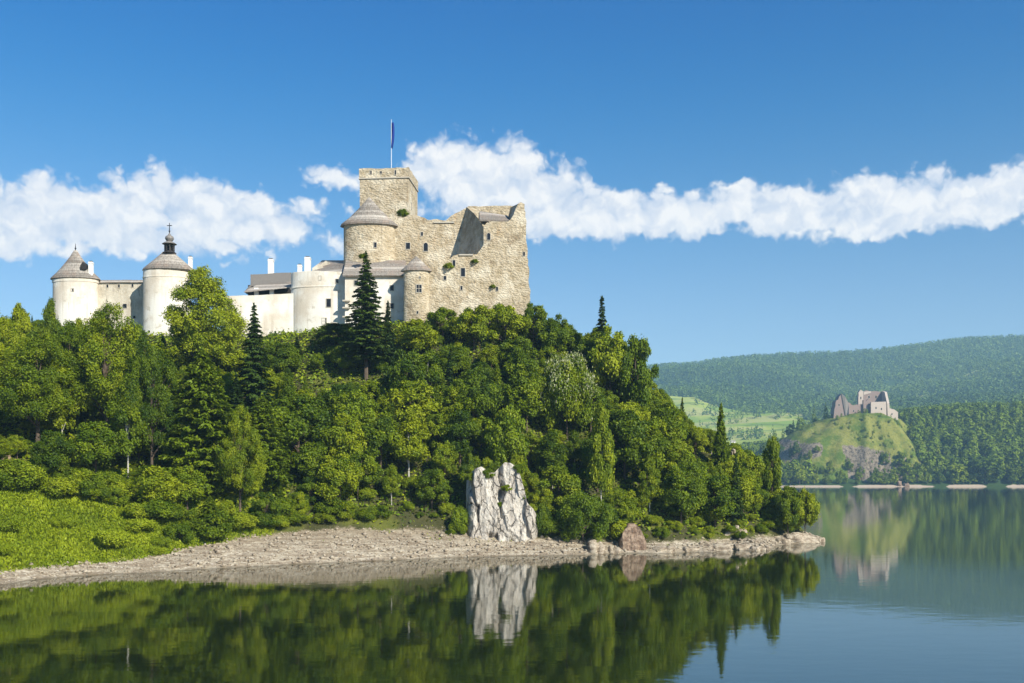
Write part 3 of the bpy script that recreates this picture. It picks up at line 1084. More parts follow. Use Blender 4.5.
# --- upper castle: ruined stone keep
YA, YB = 240.0, 229.0
kx = X_at(460, 235)
t = Thing('stone_keep', (kx, 236, Hs(kx, 236) - 2), 'huge ruined tan stone keep with ragged top and dark broken notch', 'castle', CG)
m = MB()
topA = rough([(468, 206.8), (463, 209.5), (455, 213.5), (450, 216.5), (446, 220.5), (437, 219), (428, 220), (420, 216.5), (416, 215), (408, 216), (388, 222), (366, 226)], 3.0, .55, 5)
pxpoly(m, [(366, 385), (470, 385)] + topA, YA, 3.5)
t.part('left_wall', m, 'stone')
m = MB()
topB = rough([(533, 385), (530, 295), (527.8, 252), (526, 225), (524.6, 204), (521, 202.2), (518.4, 203.5)], 4, .3, 8) + rough([(516, 208), (513.5, 215), (510.5, 219.5), (507, 222.3), (495, 222.6), (487, 222.5), (483.6, 226)], 3.2, .4, 9) + [(483.6, 245), (480, 250), (476.5, 254.4), (457, 254.6)] + rough([(457, 254.6), (448, 259.5), (438, 263), (426.5, 267)], 3, .5, 31)
pxpoly(m, [(426.5, 385)] + topB, YB, 4.5)
t.part('right_wall', m, 'stone')
m = MB()
m.poly_prism([at(457, 254.2, 239.9), at(476.5, 254.2, 231.3), at(483.6, 245, 229.05), at(483.6, 227, 229.05), at(479, 219.5, 231.5), at(474, 213.5, 235), at(466.6, 206.9, 239.9)], (2.2, 1.6, 0))
t.part('notch_wall', m, 'stone')
m = MB()
pxpoly(m, [(466, 250), (514, 250)] + rough([(514, 206), (500, 205.8), (484, 206.2), (468, 206.2)], 5, .5, 4), 244.5, 2)
t.part('back_wall', m, 'stone')
m = MB()
m.poly_prism([at(479.5, 221.2, 229.3), at(509.5, 221.6, 229.8), at(507.5, 217.0, 238), at(479.5, 212.4, 238)], (0, 0, .35))
t.part('roof', m, 'shingle')
m = MB()
m.poly_prism([at(507, 221.5, 236), at(510.5, 207.5, 236), at(518.3, 203.6, 229.1), at(516.5, 214, 229.1), at(512, 220.5, 229.4)], (1.4, 2.0, 0))
t.part('corner_wall', m, 'stone')
for px, py, Y, w, h, ar in ((408, 246, YA, 1.0, 1.5, False), (425.8, 247, YA, 1.0, 2.0, True), (422, 234, YA, .5, .9, False), (454, 263.5, YB, .6, 1.5, False), (463, 272.3, YB, .95, 1.9, False),
                            (461.5, 288, YB, .45, .9, False), (488.7, 236.5, YB, .75, 1.6, True), (524, 254, YB, .45, .9, False), (497, 289, YB, .5, .9, False), (445, 278, YB, .6, .9, False)):
    window(t, px, py, Y, w, h, None, ar)
for px, py, Y, w in ((444, 222.5, YA, 5), (466, 255, YB, 3.2)):
    m = MB()
    m.box(at(px, py, Y) + Vector((0, -.14, 0)), (w, .28, .3))
    t.part('string_ledge', m, 'frame')

# round tower of the keep
Y0 = 240
s = Y0 / F
cx = X_at(369.3, Y0)
r = 25.6 * s
gz = Hs(cx, Y0) - 2
t = Thing('keep_round_tower', (cx, Y0, gz), 'round stone tower under a wide shingled cone roof left of the square tower', 'tower', CG)
m = MB()
zt = Z_at(226, Y0)
m.lathe((cx, Y0, 0), [(r * 1.02, gz), (r, zt - 6), (r, zt)], 40, ys=OV)
t.part('wall', m, 'stone')
m = MB()
m.lathe((cx, Y0, 0), [(r * .95, zt - .05), (29.2 * s, zt - .2), (28.6 * s, zt + .25), (20 * s, Z_at(218.2, Y0)), (10 * s, Z_at(208.0, Y0)), (0, Z_at(196.8, Y0))], 20, ys=OV)
t.part('roof', m, 'shingle')
for px, py, w, h in ((375.3, 245, .6, 1.2), (357, 238, .4, .7)):
    y, a = on_round(px, Y0, cx, r, OV)
    window(t, px, py, y, w, h, a)

# square tower
Y0 = 249.0
th = R(-5.2)
wq = 12.3
c0 = Vector((X_at(384, Y0), Y0, 0))
ex, ey = Vector((math.cos(th), math.sin(th), 0)), Vector((-math.sin(th), math.cos(th), 0))
gz = 46.0
t = Thing('square_tower', (c0.x, Y0 + wq / 2, gz), 'tall square tan stone tower carrying the blue flag', 'tower', CG)


def sq(w, z0, z1, m, cz=0):
    cc = c0 + ey * (wq / 2)
    pts = [cc + ex * (-w / 2) + ey * (-w / 2), cc + ex * (w / 2) + ey * (-w / 2), cc + ex * (w / 2) + ey * (w / 2), cc + ex * (-w / 2) + ey * (w / 2)]
    m.poly_prism([Vector((p.x, p.y, z0)) for p in pts], (0, 0, z1 - z0))


m = MB()
sq(wq, gz, Z_at(178, Y0), m)
t.part('wall', m, 'stone')
m = MB()
sq(wq + .5, Z_at(178.6, Y0), Z_at(177.6, Y0), m)
t.part('string_course', m, 'frame')
m = MB()
zp0, zp1 = Z_at(177.6, Y0), Z_at(168, Y0)
cc = c0 + ey * (wq / 2)
for k in range(4):
    a = th + k * math.pi / 2
    d = Vector((math.sin(a), -math.cos(a), 0))
    e = Vector((math.cos(a), math.sin(a), 0))
    hw = wq / 2 + .15
    L = hw if k % 2 == 0 else hw - .72
    base = cc + d * (hw - .35)
    pts = []
    rr = random.Random(k)
    n = 9
    for i in range(n + 1):
        pts.append((-L + 2 * L * i / n, zp1 + (rr.uniform(-.28, .12) if 0 < i < n else 0)))
    P = [base + e * -L + Vector((0, 0, zp0)), base + e * L + Vector((0, 0, zp0))] + [base + e * u + Vector((0, 0, z)) for u, z in reversed(pts)]
    m.poly_prism([q + d * .35 for q in P], -d * .7)
t.part('parapet', m, 'stone')
fa = math.atan2(-ey.y, -ey.x)
for px, py, w, h in ((371, 172.5, .35, .9), (381, 172.5, .45, .6), (395.5, 172.5, .35, 1.1)):
    x = X_at(px, Y0) - c0.x
    window(t, px, py, Y0 - math.tan(-th) * x - .16, w, h, fa)
fx = math.atan2(ex.y, ex.x)
for py, k in ((188.5, .35), (206, .3)):
    q = c0 + ex * (wq / 2) + ey * (wq * k)
    qx = 512 + q.x / q.y * F
    window(t, qx, py, q.y, .7, 1.6, fx)

# flag
q = c0 + ex * (X_at(389.7, Y0) - c0.x) + ey * 2.0
t = Thing('flagpole', (q.x, q.y, Z_at(178, Y0)), 'thin pale flagpole with a limp blue flag on the square tower', 'flagpole')
m = MB()
m.tube([(q.x, q.y, Z_at(178, Y0)), (q.x, q.y, Z_at(119.8, q.y))], [.11, .06], 8)
m.lathe((q.x, q.y, Z_at(119.8, q.y)), [(0, -.15), (.13, 0), (0, .15)], 8)
t.part('pole', m, 'pole')
vs, fs = [], []
nz, nk = 22, 9
for i in range(nz):
    f = i / (nz - 1)
    z = Z_at(122.5, q.y) * (1 - f) + Z_at(147, q.y) * f
    wid = .62 * (0.55 + .6 * math.sin(math.pi * min(1, f * .85 + .12)))
    for k in range(nk):
        u = k / (nk - 1)
        vs.append((q.x + .08 + wid * u - .12 * f, q.y + .35 * math.sin(u * 7.5 + f * 2.2) * (.35 + u), z - .5 * u * f))
for i in range(nz - 1):
    for k in range(nk - 1):
        a = i * nk + k
        fs.append((a, a + 1, a + nk + 1, a + nk))
v = np.array(vs)
me = np_mesh('flag', v - np.array(t.base), np.array(fs), smooth=True)
fl = link('flag', me, 'blue_cloth', t.o)
sm = fl.modifiers.new('thick', 'SOLIDIFY')
sm.thickness = 0.03

# ------------------------------------------------------------------ the far ruin
Y0 = 1296.0
t = Thing('ruined_castle', (X_at(866, Y0), Y0, 92), 'distant roofless pale stone castle ruin standing on the grassy crag', 'castle ruin')
m = MB()
pxpoly(m, [(833, 425), (848, 421), (848, 404)] + rough([(846.5, 399), (844, 395.5), (841.5, 393.6), (839, 397), (835.5, 403), (834.3, 410)], 2.2, .5, 2), Y0 - 6, 14)
t.part('west_wall', m, 'brick_red')
m = MB()
m.poly_prism([at(841.5, 393.4, Y0 - 7), at(845, 396.5, Y0 - 9), at(848.8, 404, Y0 - 10), at(848.8, 421, Y0 - 10), at(846.5, 421, Y0 - 7)], (2, 10, 0))
t.part('pale_face_edge', m, 'ruin_stone')  # right face edge of the west wall, in the paler masonry
m = MB()
pxpoly(m, [(848, 420), (864, 420)] + rough([(864, 404.5), (860, 404), (854, 405.5), (848, 402)], 2.0, .6, 3), Y0, 3)
t.part('low_wall', m, 'brick_red')
m = MB()
pxpoly(m, [(858.3, 420), (863.4, 420)] + rough([(863.4, 391.3), (860.5, 389.8), (858.5, 392.5), (858.3, 400)], 2, .4, 6), Y0 + 8, 5)
t.part('watch_tower', m, 'ruin_stone')
m = MB()
pxpoly(m, [(863.4, 420), (872, 420)] + rough([(872, 400), (869, 398.5), (866, 401), (863.4, 400)], 2, .6, 7), Y0 - 3, 4)
t.part('inner_wall', m, 'brick_red')
m = MB()
pxpoly(m, [(871, 420), (886.5, 420), (886.2, 401.6), (871, 402)], Y0 - 8, 3)
t.part('gate_wall', m, 'ruin_stone')
m = MB()
pxpoly(m, [(863.6, 410), (884, 410)] + rough([(884, 392.3), (877, 391.2), (870, 391.5), (867, 390.2), (863.6, 391.5)], 2.5, .4, 12), Y0 + 16, 4)
t.part('great_hall_wall', m, 'brick_red')
m = MB()
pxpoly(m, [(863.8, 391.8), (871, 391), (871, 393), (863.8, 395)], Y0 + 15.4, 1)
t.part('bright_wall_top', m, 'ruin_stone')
m = MB()
m.poly_prism([at(881.5, 391, Y0 + 16), at(884.6, 392, Y0 + 8), at(887, 403, Y0 - 8), at(888, 420, Y0 - 8), at(882, 420, Y0 + 16)], (3, 0, 0))
t.part('gable_wall', m, 'ruin_stone')
m = MB()
pxpoly(m, [(886, 420), (898, 420), (898, 412)] + rough([(896, 410.8), (892, 409), (888, 408)], 2, .4, 15), Y0 - 4, 3)
t.part('outer_wall', m, 'ruin_stone')
for px, py, Y, w, h in ((839, 405, Y0 - 6, 1.6, 3), (853.5, 411, Y0, 1.6, 2.4), (860.8, 398, Y0 + 8, 1.4, 3), (876, 408, Y0 - 8, 1.6, 2.6), (881.5, 409, Y0 - 8, 1.6, 2.6), (876, 397, Y0 + 16, 2, 4), (869, 397, Y0 + 16, 2, 3.4), (892, 414, Y0 - 4, 1.6, 1.8)):
    window(t, px, py, Y, w, h, depth=.05)  # dark panes stand for the shade inside the empty holes


# ------------------------------------------------------------------ rocks
def rock_mesh(lumps, seed, sub=4, cuts=20):
    """lumps: (centre, half sizes); each a ball cut by random planes into facets, roughened"""
    rr = np.random.default_rng(seed)
    VS, FS, off = [], [], 0
    for c, h in lumps:
        bm = bmesh.new()
        bmesh.ops.create_icosphere(bm, subdivisions=sub, radius=1.0)
        v = np.array([x.co[:] for x in bm.verts])
        f = np.array([[x.index for x in y.verts] for y in bm.faces])
        bm.free()
        for _ in range(cuts):
            n = rr.normal(size=3)
            n[2] *= .45
            n /= np.linalg.norm(n)
            d = rr.uniform(.55, .88)
            v -= np.outer(np.maximum(0, v @ n - d), n)
        v *= np.array(h)
        k = max(h)
        wv = v + np.array(c)
        nn = fbm(wv[:, 0] * .9 + wv[:, 1] * .5, wv[:, 2] * .32 + wv[:, 1] * .4 + seed, 4)
        cr = np.abs(fbm(wv[:, 0] * .5 + 9, wv[:, 2] * .12 + seed * 3, 3))
        out = v / np.linalg.norm(v / np.array(h), axis=1)[:, None] / k
        v = v + out * (nn * .28 * min(h[0], h[1]) - np.clip(.10 - cr, 0, 1) * 5 * min(h[0], h[1]))[:, None]
        VS.append(v + np.array(c))
        FS.append(f + off)
        off += len(v)
    return np.concatenate(VS), np.concatenate(FS)


def rock_thing(name, lumps, mat, label, cat, seed, group=None, sub=4, base=None):
    v, f = rock_mesh(lumps, seed, sub)
    b = np.array([v[:, 0].mean(), v[:, 1].mean(), v[:, 2].min()])
    o = link(name, np_mesh(name, v - b, f, smooth=False), mat, None, tuple(b), label, cat, group)
    return o


def lump(px, py0, py1, w, Y, dep=None):
    """rock whose outline spans py0..py1 at px, w px wide, at depth Y"""
    z0, z1 = Z_at(py1, Y), Z_at(py0, Y)
    return ((X_at(px, Y), Y, (z0 + z1) / 2), (w * Y / F / 2 * 1.12, dep or w * Y / F / 2, (z1 - z0) / 2 * 1.12))


def cliff_mesh(left, right, top, y_bot, Y, depth, seed, lean=.25, cleft=1.0):
    """one rock wall: an outline as seen from the lake (left/right/top in px) given real depth, bulges and vertical clefts"""
    nu, nv = 96, 110
    r = np.random.default_rng(seed)
    U, W = np.meshgrid(np.linspace(0, 1, nu), np.linspace(0, 1, nv))
    px = left + (right - left) * U
    ty = np.interp(px, [a for a, _ in top], [b for _, b in top])
    py = y_bot + (ty - y_bot) * W
    x, z = X_at(1, 1) * 0 + (px - 512) / F * Y, CAM_H + (HOR - py) / F * Y
    o = seed * 3.7
    # angular blocks split off a rock wall: each a convex pyramid of a few planes, the foremost one shows
    nb = max(10, int(30 * cleft))
    wx, wz = x.max() - x.min(), z.max() - z.min()
    xw = x + .5 * fbm(x * .5 + o, z * .3, 3)
    zw = z + 1.2 * fbm(x * .4, z * .25 + o, 3)
    d = np.full(x.shape, -.6 * depth)
    for _ in range(nb):
        sx_, sz_ = x.min() + wx * r.uniform(.02, .98), z.min() + wz * r.uniform(-.05, .95)
        top_ = depth * r.uniform(.45, 1.15)
        R_ = r.uniform(.7, 1.7)
        h = np.full(x.shape, top_) + r.normal(0, .14) * (xw - sx_) - r.uniform(-.02, .10) * (zw - sz_)
        for k_ in range(7):
            a_ = 2 * math.pi * (k_ + r.uniform(-.3, .3)) / 7
            e_ = math.cos(a_) * (xw - sx_) + math.sin(a_) * (zw - sz_) * .36 - R_ * r.uniform(.6, 1.2)
            h = h - r.uniform(1.2, 4.5) * np.maximum(0, e_)
        d = np.maximum(d, h)
    d = d + .9 * fbm(x * .16 + o, z * .11 + 3, 3) + .75 * fbm(x * .9, z * .45 + o, 4) - .5 * np.abs(fbm(x * .5 + .35 * z, z * .5 - .25 * x + o, 3))
    step = fbm(x * .45 + 5, z * .30 + o, 4)
    edge = np.clip(np.minimum(U, 1 - U) * 9, 0, 1) ** .5
    d = d * (.35 + .65 * edge)
    d = d - lean * (z - z[0].min())
    y = Y - d
    x = x + .5 * step
    V = np.stack([x, y, z], 2).reshape(-1, 3)
    i = (np.arange(nu - 1)[None] + np.arange(nv - 1)[:, None] * nu).ravel()
    Fq = np.stack([i, i + 1, i + 1 + nu, i + nu], 1)
    # close the body: rim joined to a back face
    rim = np.concatenate([np.arange(nu), np.arange(1, nv) * nu + nu - 1, np.arange(nu - 2, -1, -1) + (nv - 1) * nu, np.arange(nv - 2, 0, -1) * nu])
    back = V[rim].copy()
    back[:, 1] = Y + 4
    b0 = len(V)
    k = np.arange(len(rim))
    Fb = np.stack([rim, b0 + k, b0 + (k + 1) % len(rim), np.roll(rim, -1)], 1)
    V = np.concatenate([V, back, [back.mean(0)]])
    Ft = np.stack([b0 + (k + 1) % len(rim), b0 + k, np.full(len(rim), len(V) - 1)], 1)
    return V, [Fq, Fb], Ft


def cliff(name, left, right, top, y_bot, Y, depth, seed, mat, label, lean=.25, cleft=1.0):
    V, Fs, Ft = cliff_mesh(left, right, top, y_bot, Y, depth, seed, lean, cleft)
    b = np.array([V[:, 0].mean(), Y, V[:, 2].min()])
    return link(name, np_mesh(name, V - b, Fs + [Ft]), mat, None, tuple(b), label, 'cliff')


def hit(px, py):
    """depth at which the sight line through (px, py) meets the hill"""
    Ys = np.arange(125, 300, .5)
    g_ = H((px - 512) / F * Ys, Ys) - (CAM_H + (HOR - py) / F * Ys)
    k_ = np.nonzero(g_ > 0)[0]
    return float(Ys[k_[0]]) if len(k_) else 215.0


def outcrop(px, py0, py1, w, mat, label, seed, name='rock_outcrop', sub=4):
    Y = hit(px, (py0 + py1) / 2) + .3
    rock_thing(name, [lump(px, py0, py1, w, Y, 1.2 + w * .05), lump(px - w * .3, py0 + (py1 - py0) * .4, py1 + 2, w * .6, Y - .4, 1.2), lump(px + w * .3, py0 + (py1 - py0) * .3, py1 + 1, w * .55, Y - .1, 1.2)], mat, label, 'rock', seed, sub=sub)


cliff('limestone_cliff', 466.5, 538, [(466, 480), (469, 474), (475, 469), (482, 466.5), (488, 471), (494, 473), (499, 468), (505, 462.5), (511, 463), (517, 467), (521, 478), (524, 488), (528, 503), (533, 509), (538, 522)], 546, 183.4, 4.3, 3, 'limestone', 'tall white limestone cliff with dark clefts standing above the beach', .12, 1.3)
_x = ('limestone_cliff', [lump(478, 468, 545, 19, 180.5, 3), lump(489, 472, 543, 18, 181.5, 3), lump(503, 462, 545, 26, 182.5, 3.5), lump(514, 478, 545, 20, 181, 3), lump(528, 500, 545, 19, 180, 2.6), lump(509, 512, 546, 26, 179, 2.4)],
           3)
cliff('red_rock', 620, 646, [(620, 542), (624, 531), (629, 524), (636, 524), (641, 530), (646, 543)], 558, 181.3, 1.2, 5, 'red_rock', 'reddish brown rock slab at the water edge right of the round bush', .22, .3)
outcrop(418, 430, 458, 20, 'limestone', 'grey rock face half hidden in trees, upper left of the white cliff', 8)
outcrop(468, 440, 466, 18, 'limestone', 'shaded grey rock face among trees just above the white cliff', 9)
outcrop(733, 449, 455, 5, 'shore_rock', 'small pale rock showing between trees on the sloping ridge', 10, sub=3)
outcrop(750, 476, 483, 6, 'limestone', 'small white rock on the bushy slope above the rocky point', 12, sub=3)
outcrop(735, 525, 538, 22, 'shore_rock', 'dark weathered rock step beside bushes near the rocky point', 13)


def ledge(parts, label, seed):
    L = []
    for px, top, bot, w in parts:
        Y = 14000 / (np.interp(px, [a for a, _ in SHORE_PX], [b for _, b in SHORE_PX]) - HOR) + 1.6
        L.append(lump(px, top, bot, w, Y, 2.2))
    v, f = rock_mesh(L, seed, 4, 12)
    b = np.array([v[:, 0].mean(), v[:, 1].mean(), v[:, 2].min()])
    link('shore_ledge', np_mesh('shore_ledge', v - b, f), 'shore_rock', None, tuple(b), label, 'rock ledge', None)


ledge([(800, 533, 549, 44), (818, 537, 546, 16), (782, 538, 551, 30)], 'pale layered rock ledge forming the tip of the point', 14)
ledge([(718, 544, 558, 44), (744, 544, 556, 34), (757, 546, 556, 22)], 'low pale rock ledge along the water left of the point', 15)
ledge([(596, 541, 560, 26), (611, 546, 560, 24)], 'tan rock ledge on the shore between round bush and red rock', 16)
ledge([(668, 546, 559, 34), (686, 547, 558, 30)], 'low tan rock ledge on the shore right of the red rock', 17)
rock_thing('boulder', [lump(899, 481, 489, 8, 1203, 4), lump(906, 482.5, 489, 9, 1202, 4)], 'red_rock', 'dark boulder on the distant pale beach below the wooded slope', 'boulder', 21, sub=3)

# ------------------------------------------------------------------ trees
def unit(v):
    return v / np.maximum(np.linalg.norm(v, axis=-1, keepdims=True), 1e-9)


def leaf_quads(C, N, a, b, r, T=None):
    """small pointed leaf sprays: centre, normal, half length, half width"""
    n = len(C)
    if T is None:
        T = r.normal(size=(n, 3))
    T = unit(T - N * (T * N).sum(1, keepdims=True))
    B = np.cross(N, T)
    a = np.broadcast_to(np.asarray(a, float), (n,))[:, None]
    b = np.broadcast_to(np.asarray(b, float), (n,))[:, None]
    bend = N * (a * .25)
    V = np.stack([C + T * a - bend, C + B * b + T * a * .1 * r.normal(size=(n, 1)), C - T * a - bend, C - B * b], 1).reshape(-1, 3)
    return V, np.arange(4 * n).reshape(n, 4)


def broadleaf(seed, Ht, Rw, nclump=46, per=300, leaf=.30, base=.22, droop=0.0, topw=.55, rc=(.20, .36), upbias=.35, limbs=12, tr=.02):
    r = np.random.default_rng(seed)
    z0, z1 = base * Ht, Ht
    cz, hz = (z0 + z1) / 2 + .02 * Ht, (z1 - z0) / 2
    # uneven outline
    lob = unit(r.normal(size=(9, 3)))
    cl = []
    k = 0
    while len(cl) < nclump and k < 5000:
        k += 1
        d = unit(r.normal(size=3))
        if d[2] < -.75:
            continue
        f = r.uniform(.25, 1) ** .45
        bump = 1 + .24 * max(0, (lob @ d).max() - .55) / .45 - .16 * r.random()
        w = Rw * (1 - .0 * d[2])
        t = d[2] * f
        wide = 1.0 if t < 0 else (1 - (1 - topw) * t)
        c = np.array([d[0] * w * f * wide, d[1] * w * f * wide, cz + d[2] * hz * f])
        c *= np.array([bump, bump, 1])
        rad = Rw * r.uniform(*rc) * (1.0 - .25 * max(0, t))
        c[2] = min(c[2], z1 - rad * .6)
        if all(np.linalg.norm((c - q) / np.array([1, 1, 1.1])) > .55 * max(rad, qr) for q, qr, _ in cl):
            cl.append((c, rad, r.random()))
    Cs, Ns, tone = [], [], []
    for c, rad, tn in cl:
        n = int(per * (rad / (Rw * .28)) ** 2 * r.uniform(.8, 1.15))
        d = unit(r.normal(size=(n, 3)) + np.array([0, 0, upbias]))
        q = r.uniform(.35, 1, n) ** .5
        q = q * (1 + .24 * r.normal(size=n))
        P = c + d * (rad * q)[:, None] * np.array([1.0, 1.0, .92])
        if droop:
            P[:, 2] -= droop * rad * r.random(n) * (np.hypot(d[:, 0], d[:, 1]))
        out = unit(P - np.array([0, 0, cz - .2 * hz]))
        N = unit(d * .75 + out * .35 + np.array([0, 0, .35]) + r.normal(size=(n, 3)) * .75)
        Cs.append(P)
        Ns.append(N)
        tone.append(np.clip(.62 * tn + .38 * r.random(n), 0, 1))
    C, N, tone = np.concatenate(Cs), np.concatenate(Ns), np.concatenate(tone)
    s = leaf * r.uniform(.65, 1.3, len(C))
    V, Fc = leaf_quads(C, N, s, s * .62, r)
    crown = np_mesh('crown', V, Fc, np.repeat(tone, 4))
    m = MB()
    rb = tr * Ht
    bend = r.normal(size=2) * .02 * Ht
    tip = np.array([bend[0], bend[1], Ht * .82])
    tp = [np.array([0, 0, -.08 * Ht]), np.array([0, 0, 0]), np.array([bend[0] * .2, bend[1] * .2, Ht * .25]), np.array([bend[0] * .6, bend[1] * .6, Ht * .55]), tip]
    m.tube([tuple(p) for p in tp], [rb * 1.3, rb, rb * .75, rb * .42, rb * .1], 7)
    for i in range(min(limbs, len(cl))):
        c = cl[i][0]
        f = np.clip((c[2] / Ht) * .62, .15, .6)
        a = np.array([bend[0] * f, bend[1] * f, Ht * f])
        mid = a * .5 + c * .5 + np.array([0, 0, .04 * Ht])
        m.tube([tuple(a), tuple(mid), tuple(c)], [rb * .42, rb * .26, rb * .07], 5)
    return crown, m.mesh('trunk')


def conifer(seed, Ht, Rw, step=.55, leaf=.30, base=.10, droop=.28, power=.85, dens=1.0, soft=0.0, gap=.12, tr=.014):
    r = np.random.default_rng(seed)
    Cs, Ns, Ts, tone, szs = [], [], [], [], []
    m = MB()
    rb = tr * Ht
    m.tube([(0, 0, -.08 * Ht), (0, 0, 0), (0, 0, Ht * .5), (0, 0, Ht * .985)], [rb * 1.25, rb, rb * .55, rb * .06], 7)
    z = base * Ht
    k = 0
    while z < Ht * .995:
        t = (z - base * Ht) / (Ht * (1 - base))
        L0 = Rw * (1 - t) ** power
        if t < .12:
            L0 *= .62 + 3.1 * t
        nb = max(4, int(round((7 + r.integers(0, 3)) * (1 if L0 > 1.2 else .7))))
        a0 = r.random() * 6.28
        wt = r.random()
        for j in range(nb):
            if r.random() < gap:
                continue
            a = a0 + 6.283 * j / nb + r.normal() * .22
            L = max(.25, L0 * r.uniform(.66, 1.12))
            zz = z + r.normal() * step * .28
            n = max(6, int(L * 32 * dens))
            s = r.random(n) ** .62
            dirv = np.array([math.cos(a), math.sin(a), 0])
            side = np.array([-math.sin(a), math.cos(a), 0])
            dr = droop * L
            h = zz - dr * s ** 1.2 + .10 * L * s ** 3
            wdt = (.30 * L * (1 - s) + .12) * (1 - .4 * (s < .15))
            lat = r.normal(size=n) * .55 * wdt
            P = dirv * (s * L)[:, None] + side * lat[:, None]
            P[:, 2] = h - np.abs(lat) * .28 - soft * r.random(n) * .9 - r.random(n) * .16
            Cs.append(P)
            N = unit(np.array([0, 0, 1.0]) + dirv * .55 + r.normal(size=(n, 3)) * (.40 + soft * .3))
            Ns.append(N)
            Ts.append(dirv * .8 + side * (np.sign(lat) * .55)[:, None] + np.array([0, 0, -.35 - soft]) + r.normal(size=(n, 3)) * .25)
            tone.append(np.clip(.35 * wt + .35 * r.random() + .30 * r.random(n), 0, 1))
            szs.append(leaf * r.uniform(.7, 1.25, n) * (.75 + .25 * min(1, L / 2.5)))
            if L > 1.6 and j % 2 == 0:
                m.tube([(0, 0, zz), tuple(dirv * L * .5 + np.array([0, 0, zz - dr * .42])), tuple(dirv * L * .92 + np.array([0, 0, zz - dr * .8]))], [rb * .16, rb * .10, .012], 4)
        z += step * r.uniform(.75, 1.25) * (.7 + .3 * (1 - t))
        k += 1
    # leader
    n = 24
    q = r.random(n)
    Cs.append(np.stack([r.normal(size=n) * .06, r.normal(size=n) * .06, Ht * (.965 + .04 * q)], 1))
    Ns.append(unit(r.normal(size=(n, 3)) * np.array([1, 1, .2])))
    Ts.append(np.tile([0, 0, 1.0], (n, 1)) + r.normal(size=(n, 3)) * .3)
    tone.append(r.random(n))
    szs.append(np.full(n, leaf * .7))
    C, N, T, tn, sz = (np.concatenate(x) for x in (Cs, Ns, Ts, tone, szs))
    V, Fc = leaf_quads(C, N, sz, sz * .42, r, T)
    return np_mesh('crown', V, Fc, np.repeat(tn, 4)), m.mesh('trunk')


def tree_kind(make, leafmat, barkmat):
    c, tk = make
    c.materials.append(M[leafmat])
    tk.materials.append(M[barkmat])
    return c, tk


K = {}
K['slope'] = [tree_kind(broadleaf(100 + i, 11.5, 4.0, 48, 430, .22, .16, 0, .55 + .1 * (i % 3)), 'leaf', 'bark') for i in range(6)]
K['bright'] = [tree_kind(broadleaf(120 + i, 11.5, 4.0, 44, 410, .22, .16, 0, .6), 'leaf_bright', 'bark') for i in range(3)]
K['slim'] = [tree_kind(broadleaf(140 + i, 14, 2.7, 46, 330, .19, .16, .5, .45, (.28, .48), tr=.013), 'leaf', 'birch') for i in range(3)]
K['big'] = [tree_kind(broadleaf(160 + i, 25, 7.6, 135, 760, .19, .10, 0, .52 + .08 * i, (.13, .25), .3, 20), 'leaf', 'bark') for i in range(3)]
K['bigbright'] = [tree_kind(broadleaf(170, 26, 7.2, 150, 820, .19, .10, .3, .42, (.13, .25), .3, 20), 'leaf_bright', 'bark')]
K['spruce'] = [tree_kind(conifer(200, 27, 4.9, .56, .30, .19, .32), 'spruce', 'bark'), tree_kind(conifer(201, 24, 4.4, .6, .36, .06, .36), 'spruce', 'bark')]
K['smallspruce'] = [tree_kind(conifer(210 + i, 13, 2.3, .42, .26, .05, .25), 'spruce', 'bark') for i in range(2)]
K['larch'] = [tree_kind(conifer(220 + i, 24, 5.6, .55, .33, .07, .22, .72, 1.15, .55, .05), 'larch', 'bark') for i in range(2)]
K['smalllarch'] = [tree_kind(conifer(230, 11, 2.0, .38, .24, .06, .1, .7, 1.3, .35, .04), 'larch', 'bark')]
K['chestnut'] = [tree_kind(broadleaf(240, 12, 5.6, 80, 420, .21, .10, 0, .7), 'leaf', 'bark')]
K['bush'] = [tree_kind(broadleaf(250 + i, 3.6, 2.3, 24, 300, .135, .0, 0, .75, (.26, .44), .5, 6, .02), 'leaf_bright' if i % 2 else 'leaf', 'bark') for i in range(4)]
K['bankbush'] = [tree_kind(broadleaf(255 + i, 2.6, 2.5, 26, 300, .13, .0, 0, .8, (.24, .42), .6, 5, .02), 'grass', 'bark') for i in range(3)]
K['roundbush'] = [tree_kind(broadleaf(260, 8.6, 5.2, 80, 460, .16, .0, 0, .8, (.18, .30), .4, 10), 'leaf_bright', 'bark')]
K['whitebush'] = [tree_kind(broadleaf(270, 4.2, 2.6, 26, 190, .17, .0, 0, .75, (.24, .4), .5, 6), 'blossom', 'bark')]


def place(name, key, i, x, y, z, sx, sz, rot, label, cat, group=None):
    """one tree: an Empty at its foot with its own crown and trunk"""
    root = empty(name, (x, y, z), label, cat, group)
    root.rotation_euler = (0, 0, rot)
    root.scale = (sx, sx, sz)
    v = K[key][i % len(K[key])]
    link('crown', v[0], None, root)
    link('trunk', v[1], None, root)
    return root


KH = {k: None for k in K}


def height(key, i):
    if KH[key] is None:
        KH[key] = []
        for c, _ in K[key]:
            co = np.empty(len(c.vertices) * 3, np.float32)
            c.vertices.foreach_get('co', co)
            co = co.reshape(-1, 3)
            KH[key].append((float(co[:, 2].max()), float(np.percentile(np.hypot(co[:, 0], co[:, 1]), 97))))
    return KH[key][i % len(K[key])]


